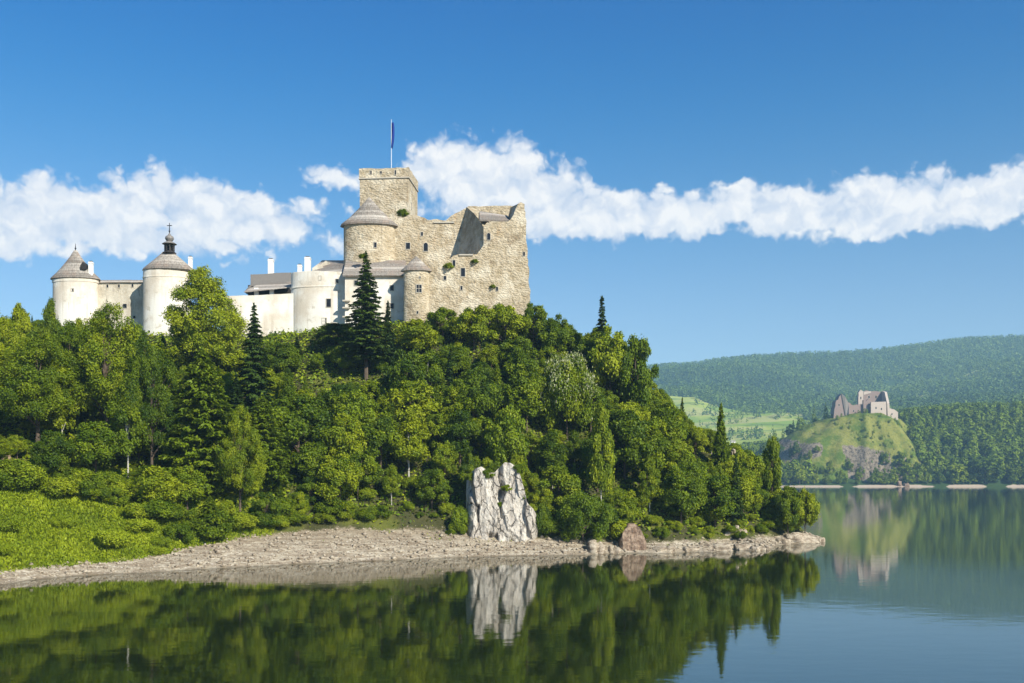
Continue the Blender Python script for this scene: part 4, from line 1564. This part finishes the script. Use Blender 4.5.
def hero(name, key, i, px, top, Y, width_px, label, cat, group=None, rot=None, sink=0.4):
    """a tree of the photograph: stands at (px, Y) on the ground; its real height follows from where its top is seen"""
    x = X_at(px, Y)
    z = Hs(x, Y) - sink
    h0, r0 = height(key, i)
    h = Z_at(top, Y) - z
    HEROES.append((x, Y, width_px * Y / F / 2))
    base_py = HOR - (z - CAM_H) / Y * F
    HLIM.append((px, width_px / 2, Y, top + (1.0 if px in (366, 312, 320) else .85 if px == 567 else .80 if px < 270 else .7) * (base_py - top)))
    return place(name, key, i, x, Y, z, width_px * Y / F / 2 / r0, h / h0, random.uniform(0, 6.28) if rot is None else rot, label, cat, group)


HEROES = []
HLIM = []
hero('spruce_tree', 'spruce', 0, 366, 250, 211, 47, 'tall dark spruce with a bare pale trunk in front of the white castle house', 'spruce')
hero('spruce_tree', 'smallspruce', 0, 388, 300, 214, 20, 'small dark spruce leaning against the tall spruce at its right', 'spruce')
hero('spruce_tree', 'spruce', 1, 254, 302, 188, 46, 'tall dark spruce standing before the long white rampart wall', 'spruce')
hero('spruce_tree', 'smallspruce', 1, 602, 295, 219, 24, 'narrow dark spruce spire on the ridge right of the stone keep', 'spruce')
hero('spruce_tree', 'smallspruce', 1, 32, 315, 190, 9, 'small dark spruce tip among birches at the far left skyline', 'spruce')
hero('spruce_tree', 'smallspruce', 1, 297, 336, 221, 14, 'little dark spruce below the barred window of the white bastion', 'spruce')
hero('broadleaf_tree', 'bigbright', 0, 202, 264, 206, 84, 'big yellow green tree covering the right side of the chapel tower', 'tree')
hero('broadleaf_tree', 'big', 0, 108, 299, 174, 84, 'big dense green tree in front of the grey curtain wall', 'tree')
hero('broadleaf_tree', 'big', 1, 38, 330, 168, 84, 'big green tree over the dark gap above the grassy bank', 'tree')
hero('broadleaf_tree', 'big', 2, 152, 336, 168, 58, 'tall green tree in front of the foot of the chapel tower', 'tree')
hero('broadleaf_tree', 'bigbright', 0, 70, 318, 178, 56, 'bright green tree crown under the bell roofed tower', 'tree')
hero('broadleaf_tree', 'big', 0, 240, 402, 168, 50, 'rounded green tree at the left end of the wide beach', 'tree')
hero('broadleaf_tree', 'big', 2, -14, 300, 172, 70, 'large green tree cut off by the left edge of the view', 'tree')
hero('birch_tree', 'slim', 0, 20, 302, 186, 26, 'slender pale green birch at the far left skyline', 'birch')
hero('birch_tree', 'slim', 1, 51, 296, 192, 20, 'slender birch against the left side of the bell roofed tower', 'birch')
hero('birch_tree', 'slim', 2, 80, 316, 188, 20, 'slender birch below the bell roofed tower window', 'birch')
hero('larch_tree', 'larch', 0, 202, 345, 170, 88, 'broad soft green larch standing above the left end of the beach', 'larch')
hero('larch_tree', 'larch', 1, 262, 392, 176, 58, 'soft green larch in front of the dark spruce by the rampart', 'larch')
hero('spruce_tree', 'spruce', 1, 236, 372, 183, 34, 'dark spruce squeezed between the broad larch and the taller spruce', 'spruce')
hero('birch_tree', 'slim', 0, 62, 352, 170, 34, 'tall narrow birch at the front edge of the left wood', 'birch')
hero('birch_tree', 'slim', 2, 128, 372, 165, 36, 'pale narrow tree in front of the broad left wood', 'birch')
hero('larch_tree', 'larch', 1, 160, 338, 180, 60, 'soft green larch below the chapel tower', 'larch')
hero('broadleaf_tree', 'slim', 2, 137, 322, 190, 24, 'narrow green tree at the foot of the chapel tower', 'tree')
hero('broadleaf_tree', 'slope', 0, 280, 340, 212, 40, 'rounded green tree under the white bastion', 'tree')
hero('broadleaf_tree', 'slope', 3, 338, 323, 222, 46, 'rounded green tree left of the tall bare trunked spruce', 'tree')
hero('broadleaf_tree', 'bright', 1, 443, 307, 223, 36, 'bright green tree touching the keep wall right of the round turret', 'tree')
hero('broadleaf_tree', 'slope', 2, 474, 304, 221, 42, 'leafy green tree before the middle of the keep foot', 'tree')
hero('broadleaf_tree', 'bright', 2, 505, 302, 223, 40, 'bright green tree before the lower keep wall near its right end', 'tree')
hero('broadleaf_tree', 'slope', 0, 533, 302, 225, 36, 'green tree covering the lower right corner of the keep', 'tree')
hero('broadleaf_tree', 'bright', 0, 556, 312, 223, 34, 'bright green tree on the ridge just right of the keep corner', 'tree')
hero('broadleaf_tree', 'slope', 4, 415, 318, 217, 44, 'green tree at the foot of the round stone turret', 'tree')
hero('broadleaf_tree', 'bright', 0, 610, 321, 214, 46, 'airy bright green maple on the ridge right of the spruce spire', 'maple')
hero('broadleaf_tree', 'bright', 1, 636, 333, 211, 36, 'bright green tree at the right shoulder of the wooded ridge', 'tree')
hero('chestnut_tree', 'chestnut', 0, 567, 352, 204, 56, 'dark chestnut tree full of pale blossom candles on the upper slope', 'chestnut')
hero('broadleaf_tree', 'bright', 2, 506, 402, 190, 44, 'yellow green tree right above the white limestone cliff', 'tree')
hero('larch_tree', 'smalllarch', 0, 721, 402, 214, 19, 'small pointed larch standing alone on the sloping ridge', 'larch')
hero('broadleaf_tree', 'slope', 2, 772, 434, 216, 19, 'lone slim tree rising above the bushes near the rocky point', 'tree')
hero('birch_tree', 'slim', 1, 601, 398, 187, 26, 'birch with a thin white trunk on the slope above the round bush', 'birch')
hero('round_bush', 'roundbush', 0, 583, 489, 181.5, 56, 'large round yellow green bush at the back of the beach', 'bush')
hero('flowering_bush', 'whitebush', 0, 312, 372, 214, 19, 'white flowering bush on the slope beside the bare spruce trunk', 'bush')
hero('flowering_bush', 'whitebush', 0, 320, 386, 210, 16, 'lower white flowering bush on the slope below the bastion', 'bush')
for px_, tp_, Y_, k_ in ((470, 452, 187.5, 0), (484, 456, 188.5, 2), (499, 450, 188, 4), (517, 452, 187.5, 1), (533, 472, 187, 3), (542, 484, 185.5, 0)):
    hero('broadleaf_tree', 'slope', k_, px_, tp_, Y_, 24, 'small green tree rooted right behind the top of the white cliff', 'tree', 'small trees along the top of the white cliff')
hero('shrub', 'bush', 1, 461, 505, 181, 20, 'bright bush growing against the left foot of the white cliff', 'shrub')
hero('shrub', 'bush', 0, 542, 500, 182, 22, 'green bush growing against the right side of the white cliff', 'shrub')
hero('shrub', 'bush', 2, 455, 522, 180, 18, 'low bush on stones just left of the white cliff', 'shrub')
hero('broadleaf_tree', 'slope', 5, 805, 486, 208, 26, 'outermost green tree on the tip of the rocky point', 'tree')
hero('broadleaf_tree', 'slope', 1, 788, 484, 206, 24, 'bushy green tree second from the tip of the rocky point', 'tree')
# pale candles of the chestnut
ch = [o for o in COL.objects if o.name.startswith('chestnut_tree')][0]
rr_ = np.random.default_rng(77)
cco = np.empty(len(K['chestnut'][0][0].vertices) * 3, np.float32)
K['chestnut'][0][0].vertices.foreach_get('co', cco)
cco = cco.reshape(-1, 4, 3).mean(1)
nrm = unit(cco - np.array([0, 0, 5.0]))
sel = np.argsort(-((cco - np.array([0, 0, 5.0])) * nrm).sum(1) + rr_.random(len(cco)) * 3.2)[:1500]
P = cco[sel] + nrm[sel] * .15
P = np.concatenate([P, P + np.array([0, 0, .18])])
sz = rr_.uniform(.07, .14, len(P))
V, Fc = leaf_quads(P, unit(rr_.normal(size=(len(P), 3)) + np.tile(nrm[sel], (2, 1))), sz * 1.3, sz * .8, rr_, np.tile([0, 0, 1.0], (len(P), 1)))
link('blossom', np_mesh('blossom', V, Fc, np.repeat(rr_.random(len(P)), 4)), 'blossom', ch)

SKYL = [(-40, 300), (0, 302), (12, 302), (25, 316), (45, 308), (58, 320), (66, 333), (74, 322), (80, 310), (105, 303), (120, 316), (135, 328), (165, 332), (172, 300), (190, 275), (225, 295),
        (235, 340), (262, 347), (300, 356), (330, 338), (345, 330), (385, 336), (400, 324), (428, 320), (434, 308), (480, 304), (525, 305), (545, 304), (570, 320), (590, 324), (620, 326),
        (640, 338), (652, 370), (690, 398), (700, 414), (735, 436), (765, 450), (780, 466), (800, 486), (815, 496), (823, 530), (830, 560)]
SKX, SKY_ = [a for a, _ in SKYL], [b for _, b in SKYL]


def sky_limit(px, half):
    return max(np.interp(px + o * half, SKX, SKY_) for o in (-1, -.5, 0, .5, 1))


def zone(px, py):
    if px < 235:
        return 'in the wood below the white towers'
    if px < 400:
        return 'on the slope below the white bastion' if py < 440 else 'in the thicket behind the wide beach'
    if px < 545:
        return 'on the slope below the stone keep' if py < 440 else 'in the thicket around the white cliff'
    if px < 660:
        return 'on the right shoulder of the castle hill' if py < 450 else 'in the shore thicket near the round bush'
    return 'on the low ridge towards the rocky point'


FRONT_X, FRONT_D = [-110, -76, -62, -54, -47, -40], [27, 25, 19, 12, 11, 12]
KINDW = {'w': [('big', .16), ('slope', .34), ('slim', .2), ('larch', .1), ('bright', .2)], 's': [('slope', .58), ('bright', .2), ('slim', .13), ('smalllarch', .06), ('smallspruce', .03)]}
KNAME = {'big': ('broadleaf_tree', 'tree', 'large green broadleaf tree'), 'slope': ('broadleaf_tree', 'tree', 'green broadleaf tree'), 'bright': ('broadleaf_tree', 'tree', 'bright yellow green broadleaf tree'),
         'slim': ('birch_tree', 'birch', 'slender green birch'), 'larch': ('larch_tree', 'larch', 'soft green larch'), 'smalllarch': ('larch_tree', 'larch', 'small pointed green larch'), 'smallspruce': ('spruce_tree', 'spruce', 'small dark spruce'),
         'bush': ('shrub', 'shrub', 'low green shrub')}
pts = []
rt = np.random.default_rng(2024)
cand = rt.random((9000, 2)) * np.array([176, 148]) + np.array([-110, 118])
cd = shore_dist(cand[:, 0], cand[:, 1])
cw = beach_width(cand[:, 0])
nplaced = 0
for (x, y), d, w in zip(cand, cd, cw):
    front = max(w + 1.5, float(np.interp(x, FRONT_X, FRONT_D)) if x < -40 else 0)
    if d < front or y > 258:
        continue
    px = 512 + x / y * F
    if px < -25 or px > 835:
        continue
    if y > 219 and px < 436 or y > 223 and px < 548:
        continue
    if px > 548 and y > 240:
        continue
    # keep the rock faces in view
    if 462 < px < 541 and 165 < y < 187 or 409 < px < 428 and 185 < y < 192.5 or 455 < px < 480 and 178 < y < 189:
        continue
    if 620 < px < 656 and y < 183.5:
        continue
    left = px < 235
    gap = (5.2 if left else (3.4 if px > 690 else 4.25)) * (1.0 if y < 205 else 1.12)
    if any((x - a) ** 2 + (y - b) ** 2 < gap * gap for a, b in pts):
        continue
    if any((x - a) ** 2 + (y - b) ** 2 < (.45 * c) ** 2 for a, b, c in HEROES):
        continue
    ks = KINDW['w' if left else 's']
    q, key = rt.random(), ks[-1][0]
    for k_, pk in ks:
        if q < pk:
            key = k_
            break
        q -= pk
    iv = int(rt.integers(0, 6))
    h0, r0 = height(key, iv)
    sc = rt.uniform(.62, 1.3) * (1.25 if left and key in ('slope', 'bright', 'slim') else 1.0)
    if px > 655:
        sc *= float(np.interp(px, [655, 720, 820], [1.15, 1.1, .85]))
    if d < front + 5 and not left:
        sc *= .72
    sx, szc = sc * rt.uniform(.88, 1.15), sc * rt.uniform(.88, 1.15)
    z = Hs(x, y) - .3
    lim = sky_limit(px, r0 * sx / y * F * .75) + rt.uniform(0, 6)
    wpx = r0 * sx / y * F
    for hp, hw, hY, hl in HLIM:
        if y < hY - .5 and abs(px - hp) < hw * .8 + wpx * .7:
            lim = max(lim, hl + rt.uniform(-4, 6))
    hmax = Z_at(lim, y) - z
    if hmax < h0 * szc:
        if hmax < 2.2:
            continue
        f = hmax / (h0 * szc)
        szc *= f
        sx *= max(f, .45)
        if hmax < 4.2:
            key = 'bush'
            h0, r0 = height(key, iv)
            sx = szc = hmax / h0
    pts.append((x, y))
    nm, cat, desc = KNAME[key]
    place(nm, key, iv, x, y, z, sx, szc, rt.random() * 6.28, f'{desc} {zone(px, HOR - (z - CAM_H) / y * F)}', cat, f'{desc}s {zone(px, HOR - (z - CAM_H) / y * F)}')
    nplaced += 1
print('TREES', nplaced)

# shrubs along the upper edge of the beach, on the grassy bank and over the rocky point
sp = []
cand = rt.random((7000, 2)) * np.array([165, 110]) + np.array([-98, 112])
cd = shore_dist(cand[:, 0], cand[:, 1])
cw = beach_width(cand[:, 0])
nb_ = 0
for (x, y), d, w in zip(cand, cd, cw):
    px = 512 + x / y * F
    if px < -30 or px > 822 or d < w + .2:
        continue
    bank = x < -42
    front = float(np.interp(x, FRONT_X, FRONT_D)) if bank else w + 5.5
    if d > front + 2 or y > 215:
        continue
    if 464 < px < 541 and 168 < y < 187 or 618 < px < 652 and y < 184:
        continue
    edge = bank and d > front - 3
    if edge and px < 95 and rt.random() < .6:
        continue
    if bank and not edge and rt.random() < (.94 if px < 100 else .55):
        continue
    if any((x - a) ** 2 + (y - b) ** 2 < (2.4 if edge else 2.9 if bank else 2.3) ** 2 for a, b in sp):
        continue
    if nb_ > 215:
        break
    iv = int(rt.integers(0, 4))
    bk = 'bankbush' if bank and not edge and rt.random() < .95 else 'bush'
    sc = rt.uniform(.45, 1.0) * (1.0 if bank else 1.05) * (.8 if px > 660 else 1)
    if edge:
        sc = rt.uniform(.6, 1.2)
    if 400 < px < 470:
        sc *= .6
    sp.append((x, y))
    z = Hs(x, y) - .15
    if bank:
        zz = 'on the grassy bank at the left shore'
    elif px < 400:
        zz = 'along the back of the wide beach'
    elif px < 560:
        zz = 'at the foot of the white cliff'
    elif px < 660:
        zz = 'on the shore near the red brown rock'
    else:
        zz = 'on the ledges of the rocky point'
    desc = 'low yellow green shrub' if bk == 'bankbush' else ('bright green shrub' if iv % 2 else 'dark green shrub')
    place('shrub', bk, iv, x, y, z, sc * rt.uniform(.9, 1.3), sc * rt.uniform(.8, 1.1), rt.random() * 6.28, f'{desc} {zz}', 'shrub', f'{desc}s {zz}')
    nb_ += 1
print('SHRUBS', nb_)

# plants rooted in the castle walls
for px, py, Y, s_, lab in ((403, 214, 241.3, .62, 'green bush growing on the wall top beside the square tower'), (363, 257, 233.6, .42, 'green bush growing at the foot of the round keep tower'),
                           (449, 267, 228.9, .5, 'green tuft growing on a ledge left of the dark keep window'), (475, 262, 228.9, .36, 'small green tuft on the keep wall below the dark notch'), (493, 287, 228.9, .3, 'small green tuft low on the right keep wall'),
                           (507, 489, 180.6, .42, 'green tuft rooted in the middle of the white cliff'), (524, 497, 180.8, .36, 'green tuft rooted in the right cleft of the white cliff'), (488, 475, 181.2, .6, 'green tuft on the notched top of the white cliff'), (519, 470, 181.6, .6, 'green tuft on the right shoulder of the white cliff'), (531, 509, 181.5, .5, 'green tuft on the lowest right block of the white cliff'), (471, 478, 182, .5, 'green tuft hanging over the top left edge of the white cliff'), (500, 505, 180.6, .3, 'tiny green tuft in the central crack of the white cliff')):
    p = at(px, py, Y)
    place('wall_plant', 'bush', 1, p.x, p.y - .1, p.z - 1.2 * s_, s_, s_ * .8, 1.0, lab, 'plant', 'plants growing on walls and rock')


# ------------------------------------------------------------------ ground cover
def cover_mesh(name, n, xr, yr, keep, size, hgt, mat, seed, upright=.0, label=None):
    r = np.random.default_rng(seed)
    p = r.random((n, 2)) * np.array([xr[1] - xr[0], yr[1] - yr[0]]) + np.array([xr[0], yr[0]])
    d = shore_dist(p[:, 0], p[:, 1])
    ok = keep(p[:, 0], p[:, 1], d, r.random(n))
    p = p[ok]
    z = H(p[:, 0], p[:, 1]) + r.random(len(p)) ** 1.5 * hgt
    C = np.stack([p[:, 0], p[:, 1], z], 1)
    N = unit(np.array([0, -.35, 1.0 - upright]) + r.normal(size=(len(p), 3)) * (.5 + .5 * upright))
    s = size * r.uniform(.6, 1.4, len(p))
    T = None if upright < .3 else np.tile([0, 0, 1.0], (len(p), 1)) + r.normal(size=(len(p), 3)) * .4
    V, Fc = leaf_quads(C, N, s, s * (.6 if upright < .3 else .3), r, T)
    pt = np.clip(.5 + 1.3 * fbm(C[:, 0] * .25, C[:, 1] * .25, 3) + .25 * r.normal(size=len(C)), 0, 1)
    o = link(name, np_mesh(name, V, Fc, np.repeat(pt, 4)), mat, kind='stuff')
    if label:
        o['label'] = label
    return o


px_of = lambda x, y: 512 + x / y * F
cover_mesh('undergrowth', 170000, (-112, 68), (120, 250), lambda x, y, d, q: (d > beach_width(x) + .4 + 2.5 * q) & (px_of(x, y) > -40) & ~((x < -46) & (d < np.interp(x, FRONT_X, FRONT_D))) & (fbm(x * .09, y * .09) > -.36), .34, 1.1, 'mass_under', 31)
cover_mesh('grass', 330000, (-100, -40), (112, 185), lambda x, y, d, q: (d > beach_width(x) - 1.0 + 2.2 * q) & (d < np.interp(x, FRONT_X, FRONT_D) + 3) & (px_of(x, y) > -40), .26, .35, 'mass_grass', 32, .6)
cover_mesh('shore_grass', 9000, (-50, 40), (150, 200), lambda x, y, d, q: (d > beach_width(x) * .62) & (d < beach_width(x) + 2) & (fbm(x * .22, y * .3 + 7) > .05 + .12 * q), .22, .3, 'mass_grass', 33, .6)

# pebbles and stones of the beach
r = np.random.default_rng(44)
p = r.random((110000, 2)) * np.array([150, 100]) + np.array([-80, 118])
d = shore_dist(p[:, 0], p[:, 1])
ok = (d > .15) & (d < beach_width(p[:, 0]) + .5)
p = p[ok]
s = .05 + .42 * r.random(len(p)) ** 14 + .09 * r.random(len(p)) ** 2
z = H(p[:, 0], p[:, 1]) + s * .3
oct_ = np.array([[1, 0, 0], [0, 1, 0], [-1, 0, 0], [0, -1, 0], [0, 0, .7], [0, 0, -.7]])
of = np.array([[0, 1, 4], [1, 2, 4], [2, 3, 4], [3, 0, 4], [1, 0, 5], [2, 1, 5], [3, 2, 5], [0, 3, 5]])
V = (np.stack([p[:, 0], p[:, 1], z], 1)[:, None, :] + oct_[None] * (s[:, None, None] * r.uniform(.6, 1.4, (len(p), 6, 1)))).reshape(-1, 3)
Fc = (of[None] + 6 * np.arange(len(p))[:, None, None]).reshape(-1, 3)
link('pebbles', np_mesh('pebbles', V, Fc), 'shore_rock', kind='stuff')

# driftwood on the beach
for i, (px, d0, L, a, lab) in enumerate(((432, 5.5, 4.2, .1, 'long bleached driftwood log lying on the beach left of the white cliff'), (312, 6.5, 2.2, .4, 'short driftwood branch on the middle of the wide beach'), (482, 5, 1.8, -.2, 'short driftwood stick on the stones below the white cliff'))):
    Y = np.interp(px, [b[0] for b in SHORE_PX], [14000 / (b[1] - HOR) for b in SHORE_PX]) + d0
    x = X_at(px, Y)
    m = MB()
    c, sn = math.cos(a) * L / 2, math.sin(a) * L / 2
    P = []
    for t_ in (-1, -.4, .3, 1):
        xx, yy_ = x + c * t_, Y + sn * t_ + .1 * math.sin(t_ * 5)
        P.append((xx, yy_, Hs(xx, yy_) + .14))
    m.tube(P, [.13, .15, .11, .04], 7)
    m.tube([P[2], (P[2][0] + .3, P[2][1] - .25, P[2][2] + .45)], [.06, .02], 5)
    b = Vector((x, Y, Hs(x, Y)))
    link('driftwood_log', m.mesh('driftwood_log', b), 'driftwood', None, b, lab, 'driftwood')

# rail fence at the left edge of the bank
fy = hit(5, 465.5) + .2
fx = X_at(2, fy)
t = Thing('wooden_fence', (fx, fy, Hs(fx, fy)), 'short weathered wooden rail fence under dark trees at the top of the grassy bank', 'fence')
for px in (-9, 2.5, 9.5):
    x = X_at(px, fy)
    m = MB()
    zg = Hs(x, fy)
    m.box((x, fy, zg + .75), (.30, .26, 2.1))
    t.part('post', m, 'wood')
for dz in (1.05, 1.5):
    m = MB()
    m.box(((X_at(-9, fy) + X_at(9.5, fy)) / 2, fy - .17, Hs(fx, fy) + dz), (X_at(9.5, fy) - X_at(-9, fy) + .5, .07, .22))
    t.part('rail', m, 'wood')

# ------------------------------------------------------------------ the wooded far shore
K['far_round'] = [tree_kind(broadleaf(300 + i, 19, 7.0, 34, 60, .75, .0, 0, .6, (.2, .36), .4, 5), 'far_leaf', 'bark') for i in range(4)]
K['far_spire'] = [tree_kind(conifer(310 + i, 22, 4.0, 1.5, .95, .06, .25, .8, .32), 'far_conifer', 'bark') for i in range(2)]
K['far_slim'] = [tree_kind(broadleaf(320 + i, 21, 4.2, 32, 44, .7, .0, .3, .45, (.26, .45), .4, 4), 'far_leaf', 'bark') for i in range(2)]
KH.update({k: None for k in K if k not in KH})
rf_ = np.random.default_rng(99)


def far_ground_z(x, y):
    return max(float(far_H(np.array([x]), np.array([y]))[0]), float(crag_H(np.array([x]), np.array([y]))[0]))


fp = []
nf = 0
tries = 0
while nf < 255 and tries < 30000:
    tries += 1
    Y = 1207 + 270 * rf_.random() ** 2.0
    px = rf_.uniform(735, 1062)
    x = X_at(px, Y)
    dc = math.hypot(x - RC[0], Y - RC[1])
    crag = float(crag_H(np.array([x]), np.array([Y]))[0])
    if crag > (46 if px < 826 else 26) and not (x > RC[0] + 40) and px < 925:
        if not (px < 822 and Y > RC[1]):
            continue
    if 838 < px < 868 and Y < 1238 and rf_.random() < .5:
        continue
    sp_ = 6.2 + (Y - 1209) * .035
    if any((x - a) ** 2 + (Y - b) ** 2 < sp_ * sp_ for a, b in fp):
        continue
    z = far_ground_z(x, Y) - .5
    if z < .2:
        continue
    key = rf_.choice(['far_round', 'far_spire', 'far_slim'], p=[.66, .12, .22])
    if px < 800 and Y > 1300 and rf_.random() < .5:
        key = 'far_spire'
    iv = int(rf_.integers(0, 4))
    h0, r0 = height(key, iv)
    sc = rf_.uniform(.7, 1.15)
    if 800 < px < 868:
        sc *= .6
    fp.append((x, Y))
    nm = {'far_round': ('broadleaf_tree', 'tree', 'small looking rounded tree'), 'far_spire': ('conifer_tree', 'conifer', 'small looking dark pointed conifer'), 'far_slim': ('poplar_tree', 'tree', 'small looking slender tree')}[key]
    zz = 'on the far shore left of the grassy crag' if px < 805 else ('along the far shore under the crag' if px < 880 else 'on the far wooded slope right of the ruin')
    place(nm[0], key, iv, x, Y, z, sc * rf_.uniform(.85, 1.2), sc, rf_.random() * 6.28, f'{nm[2]} {zz}', nm[1], f'{nm[2]}s {zz}')
    nf += 1
for px, Y, top, wpx, lab in ((985, 1209, 455, 36, 'broad pale green willow on the distant shore, right of the boulder'), (957, 1213, 462, 22, 'rounded tree beside the broad willow on the distant shore')):
    x = X_at(px, Y)
    z = far_ground_z(x, Y) - .4
    h0, r0 = height('far_round', 1)
    place('willow_tree', 'far_round', 1, x, Y, z, wpx * Y / F / 2 / r0, (Z_at(top, Y) - z) / h0, 1.2, lab, 'willow')


def merged_trees(name, P, Ht, kindf, mat, seed, nleaf, lsz=1.0):
    """a distant wood that reads as one mass: crowns of a few ragged faces each"""
    r = np.random.default_rng(seed)
    n = len(P)
    t = r.random((n, nleaf))
    a = r.random((n, nleaf)) * 6.283
    con = kindf(P, r)[:, None]
    prof = np.where(con, (1 - t) * .20 + .01, .34 * np.sqrt(np.clip(1 - (2 * t - .85) ** 2 / 1.4, 0.02, 1)))
    rad = prof * Ht[:, None] * r.uniform(.65, 1.1, (n, nleaf))
    zc = Ht[:, None] * np.where(con, .06 + .94 * t, .10 + .88 * t)
    C = np.stack([P[:, 0:1] + rad * np.cos(a), P[:, 1:2] + rad * np.sin(a), P[:, 2:3] + zc], 2).reshape(-1, 3)
    N = unit(np.stack([np.cos(a), np.sin(a), .35 + .9 * t], 2).reshape(-1, 3) + .35 * r.normal(size=(n * nleaf, 3)))
    sz = (Ht[:, None] * np.where(con, .11 * (1.15 - .7 * t), .15) * lsz * r.uniform(.7, 1.25, (n, nleaf))).ravel()
    T = np.tile([0, 0, .6], (n * nleaf, 1)) + .8 * r.normal(size=(n * nleaf, 3))
    V, Fc = leaf_quads(C, N, sz * 1.25, sz * .85, r, T)
    patch = np.clip(.5 + 2.6 * fbm(P[:, 0] * .0016 + 5, P[:, 1] * .0012, 4), 0, 1)
    tn = np.clip(np.repeat(.45 * r.random(n) + .42 * patch, nleaf) + .22 * r.random(n * nleaf) - .06, 0, 1)
    o = link(name, np_mesh(name, V, Fc, np.repeat(tn, 4)), mat, kind='stuff')
    return o


# woods behind the first rows of trees
r = np.random.default_rng(61)
Y = 1235 + 1100 * r.random(9000) ** 1.3
px = r.uniform(640, 1090, 9000)
x = X_at(0, 1) * 0 + (px - 512) / F * Y
z = far_H(x, Y)
cz_ = crag_H(x, Y)
ok = (~meadow_mask(x, Y)) & ((cz_ < 14) | ((x > RC[0] + 42) & (cz_ < 78)) | ((x < RC[0] - 45) & (Y > RC[1] - 5))) & (np.maximum(z, cz_) > 2) & ((Y > 1450) | (r.random(9000) < .35))
P = np.stack([x, Y, np.maximum(z, cz_) - .5], 1)[ok]
xs_ = RC[0] + r.uniform(-95, 75, 900)
ys_ = RC[1] + r.uniform(-95, 30, 900)
zs_ = crag_H(xs_, ys_)
okc = (zs_ > 12) & (fbm(xs_ * .05 + 2, zs_ * .06 + 3, 3) > .0) & ((zs_ < 80) | (r.random(900) < .2))
PC = np.stack([xs_, ys_, zs_ - .3], 1)[okc]
HT = np.concatenate([r.uniform(14, 25, len(P)), r.uniform(2.0, 6.5, len(PC))])
P = np.concatenate([P, PC])
merged_trees('wood', P, HT, lambda P, r: r.random(len(P)) < .35, 'mass_leaf', 62, 150, .44)
# mountain forest
n = 42000
Y = 2000 + 2350 * r.random(n) ** .85
px = r.uniform(600, 1110, n)
x = (px - 512) / F * Y
z = far_H(x, Y)
ok = ~meadow_mask(x, Y)
hed = meadow_mask(x, Y) & ((np.abs(fbm(x * .005, Y * .003 + 4, 3)) < .028) | (np.abs(fbm(x * .002 + 9, Y * .008, 3) - .05) < .022))
ok = (ok | (hed & (r.random(n) < .33))) & (fbm(x * .003 + 11, Y * .003, 3) > -.33)
P = np.stack([x, Y, z - 1], 1)[ok]
merged_trees('forest', P, r.uniform(15, 30, len(P)), lambda P, r: (r.random(len(P)) < .7), 'mass_conifer', 64, 22, .68)

# white farmhouse in the far meadow
b = np.array([X_at(733, 1990), 1990.0])
zb = float(far_H(b[:1], b[1:])[0])
t = Thing('farmhouse', (b[0], b[1], zb), 'tiny distant white farmhouse in the pale meadow beside the lone larch', 'house')
m = MB()
m.box((b[0], b[1], zb + 3), (9, 7, 6))
t.part('wall', m, 'white_paint')
m = MB()
m.poly_prism([Vector((b[0] - 5, b[1] - 4, zb + 5.9)), Vector((b[0] - 5, b[1] + 4, zb + 5.9)), Vector((b[0] - 5, b[1], zb + 9))], (10, 0, 0))
t.part('roof', m, 'shingle')

# ------------------------------------------------------------------ haze over the valley
bm = bmesh.new()
bmesh.ops.create_cube(bm, size=1.0, matrix=Matrix.Translation((0, 2500, 345)) @ Matrix.Diagonal((11000, 6400, 710, 1)))
me = bpy.data.meshes.new('haze')
bm.to_mesh(me)
bm.free()
hz = bpy.data.materials.new('valley_haze')
hz.use_nodes = True
g = NT(hz.node_tree)
out = g.n('ShaderNodeOutputMaterial')
pv = g.n('ShaderNodeVolumePrincipled')
pv.inputs['Color'].default_value = (0.42, 0.72, 1.0, 1)
pv.inputs['Density'].default_value = HAZE
pv.inputs['Anisotropy'].default_value = 0.0
g.nt.links.new(pv.outputs[0], out.inputs['Volume'])
o = link('haze', me, hz, kind='stuff')
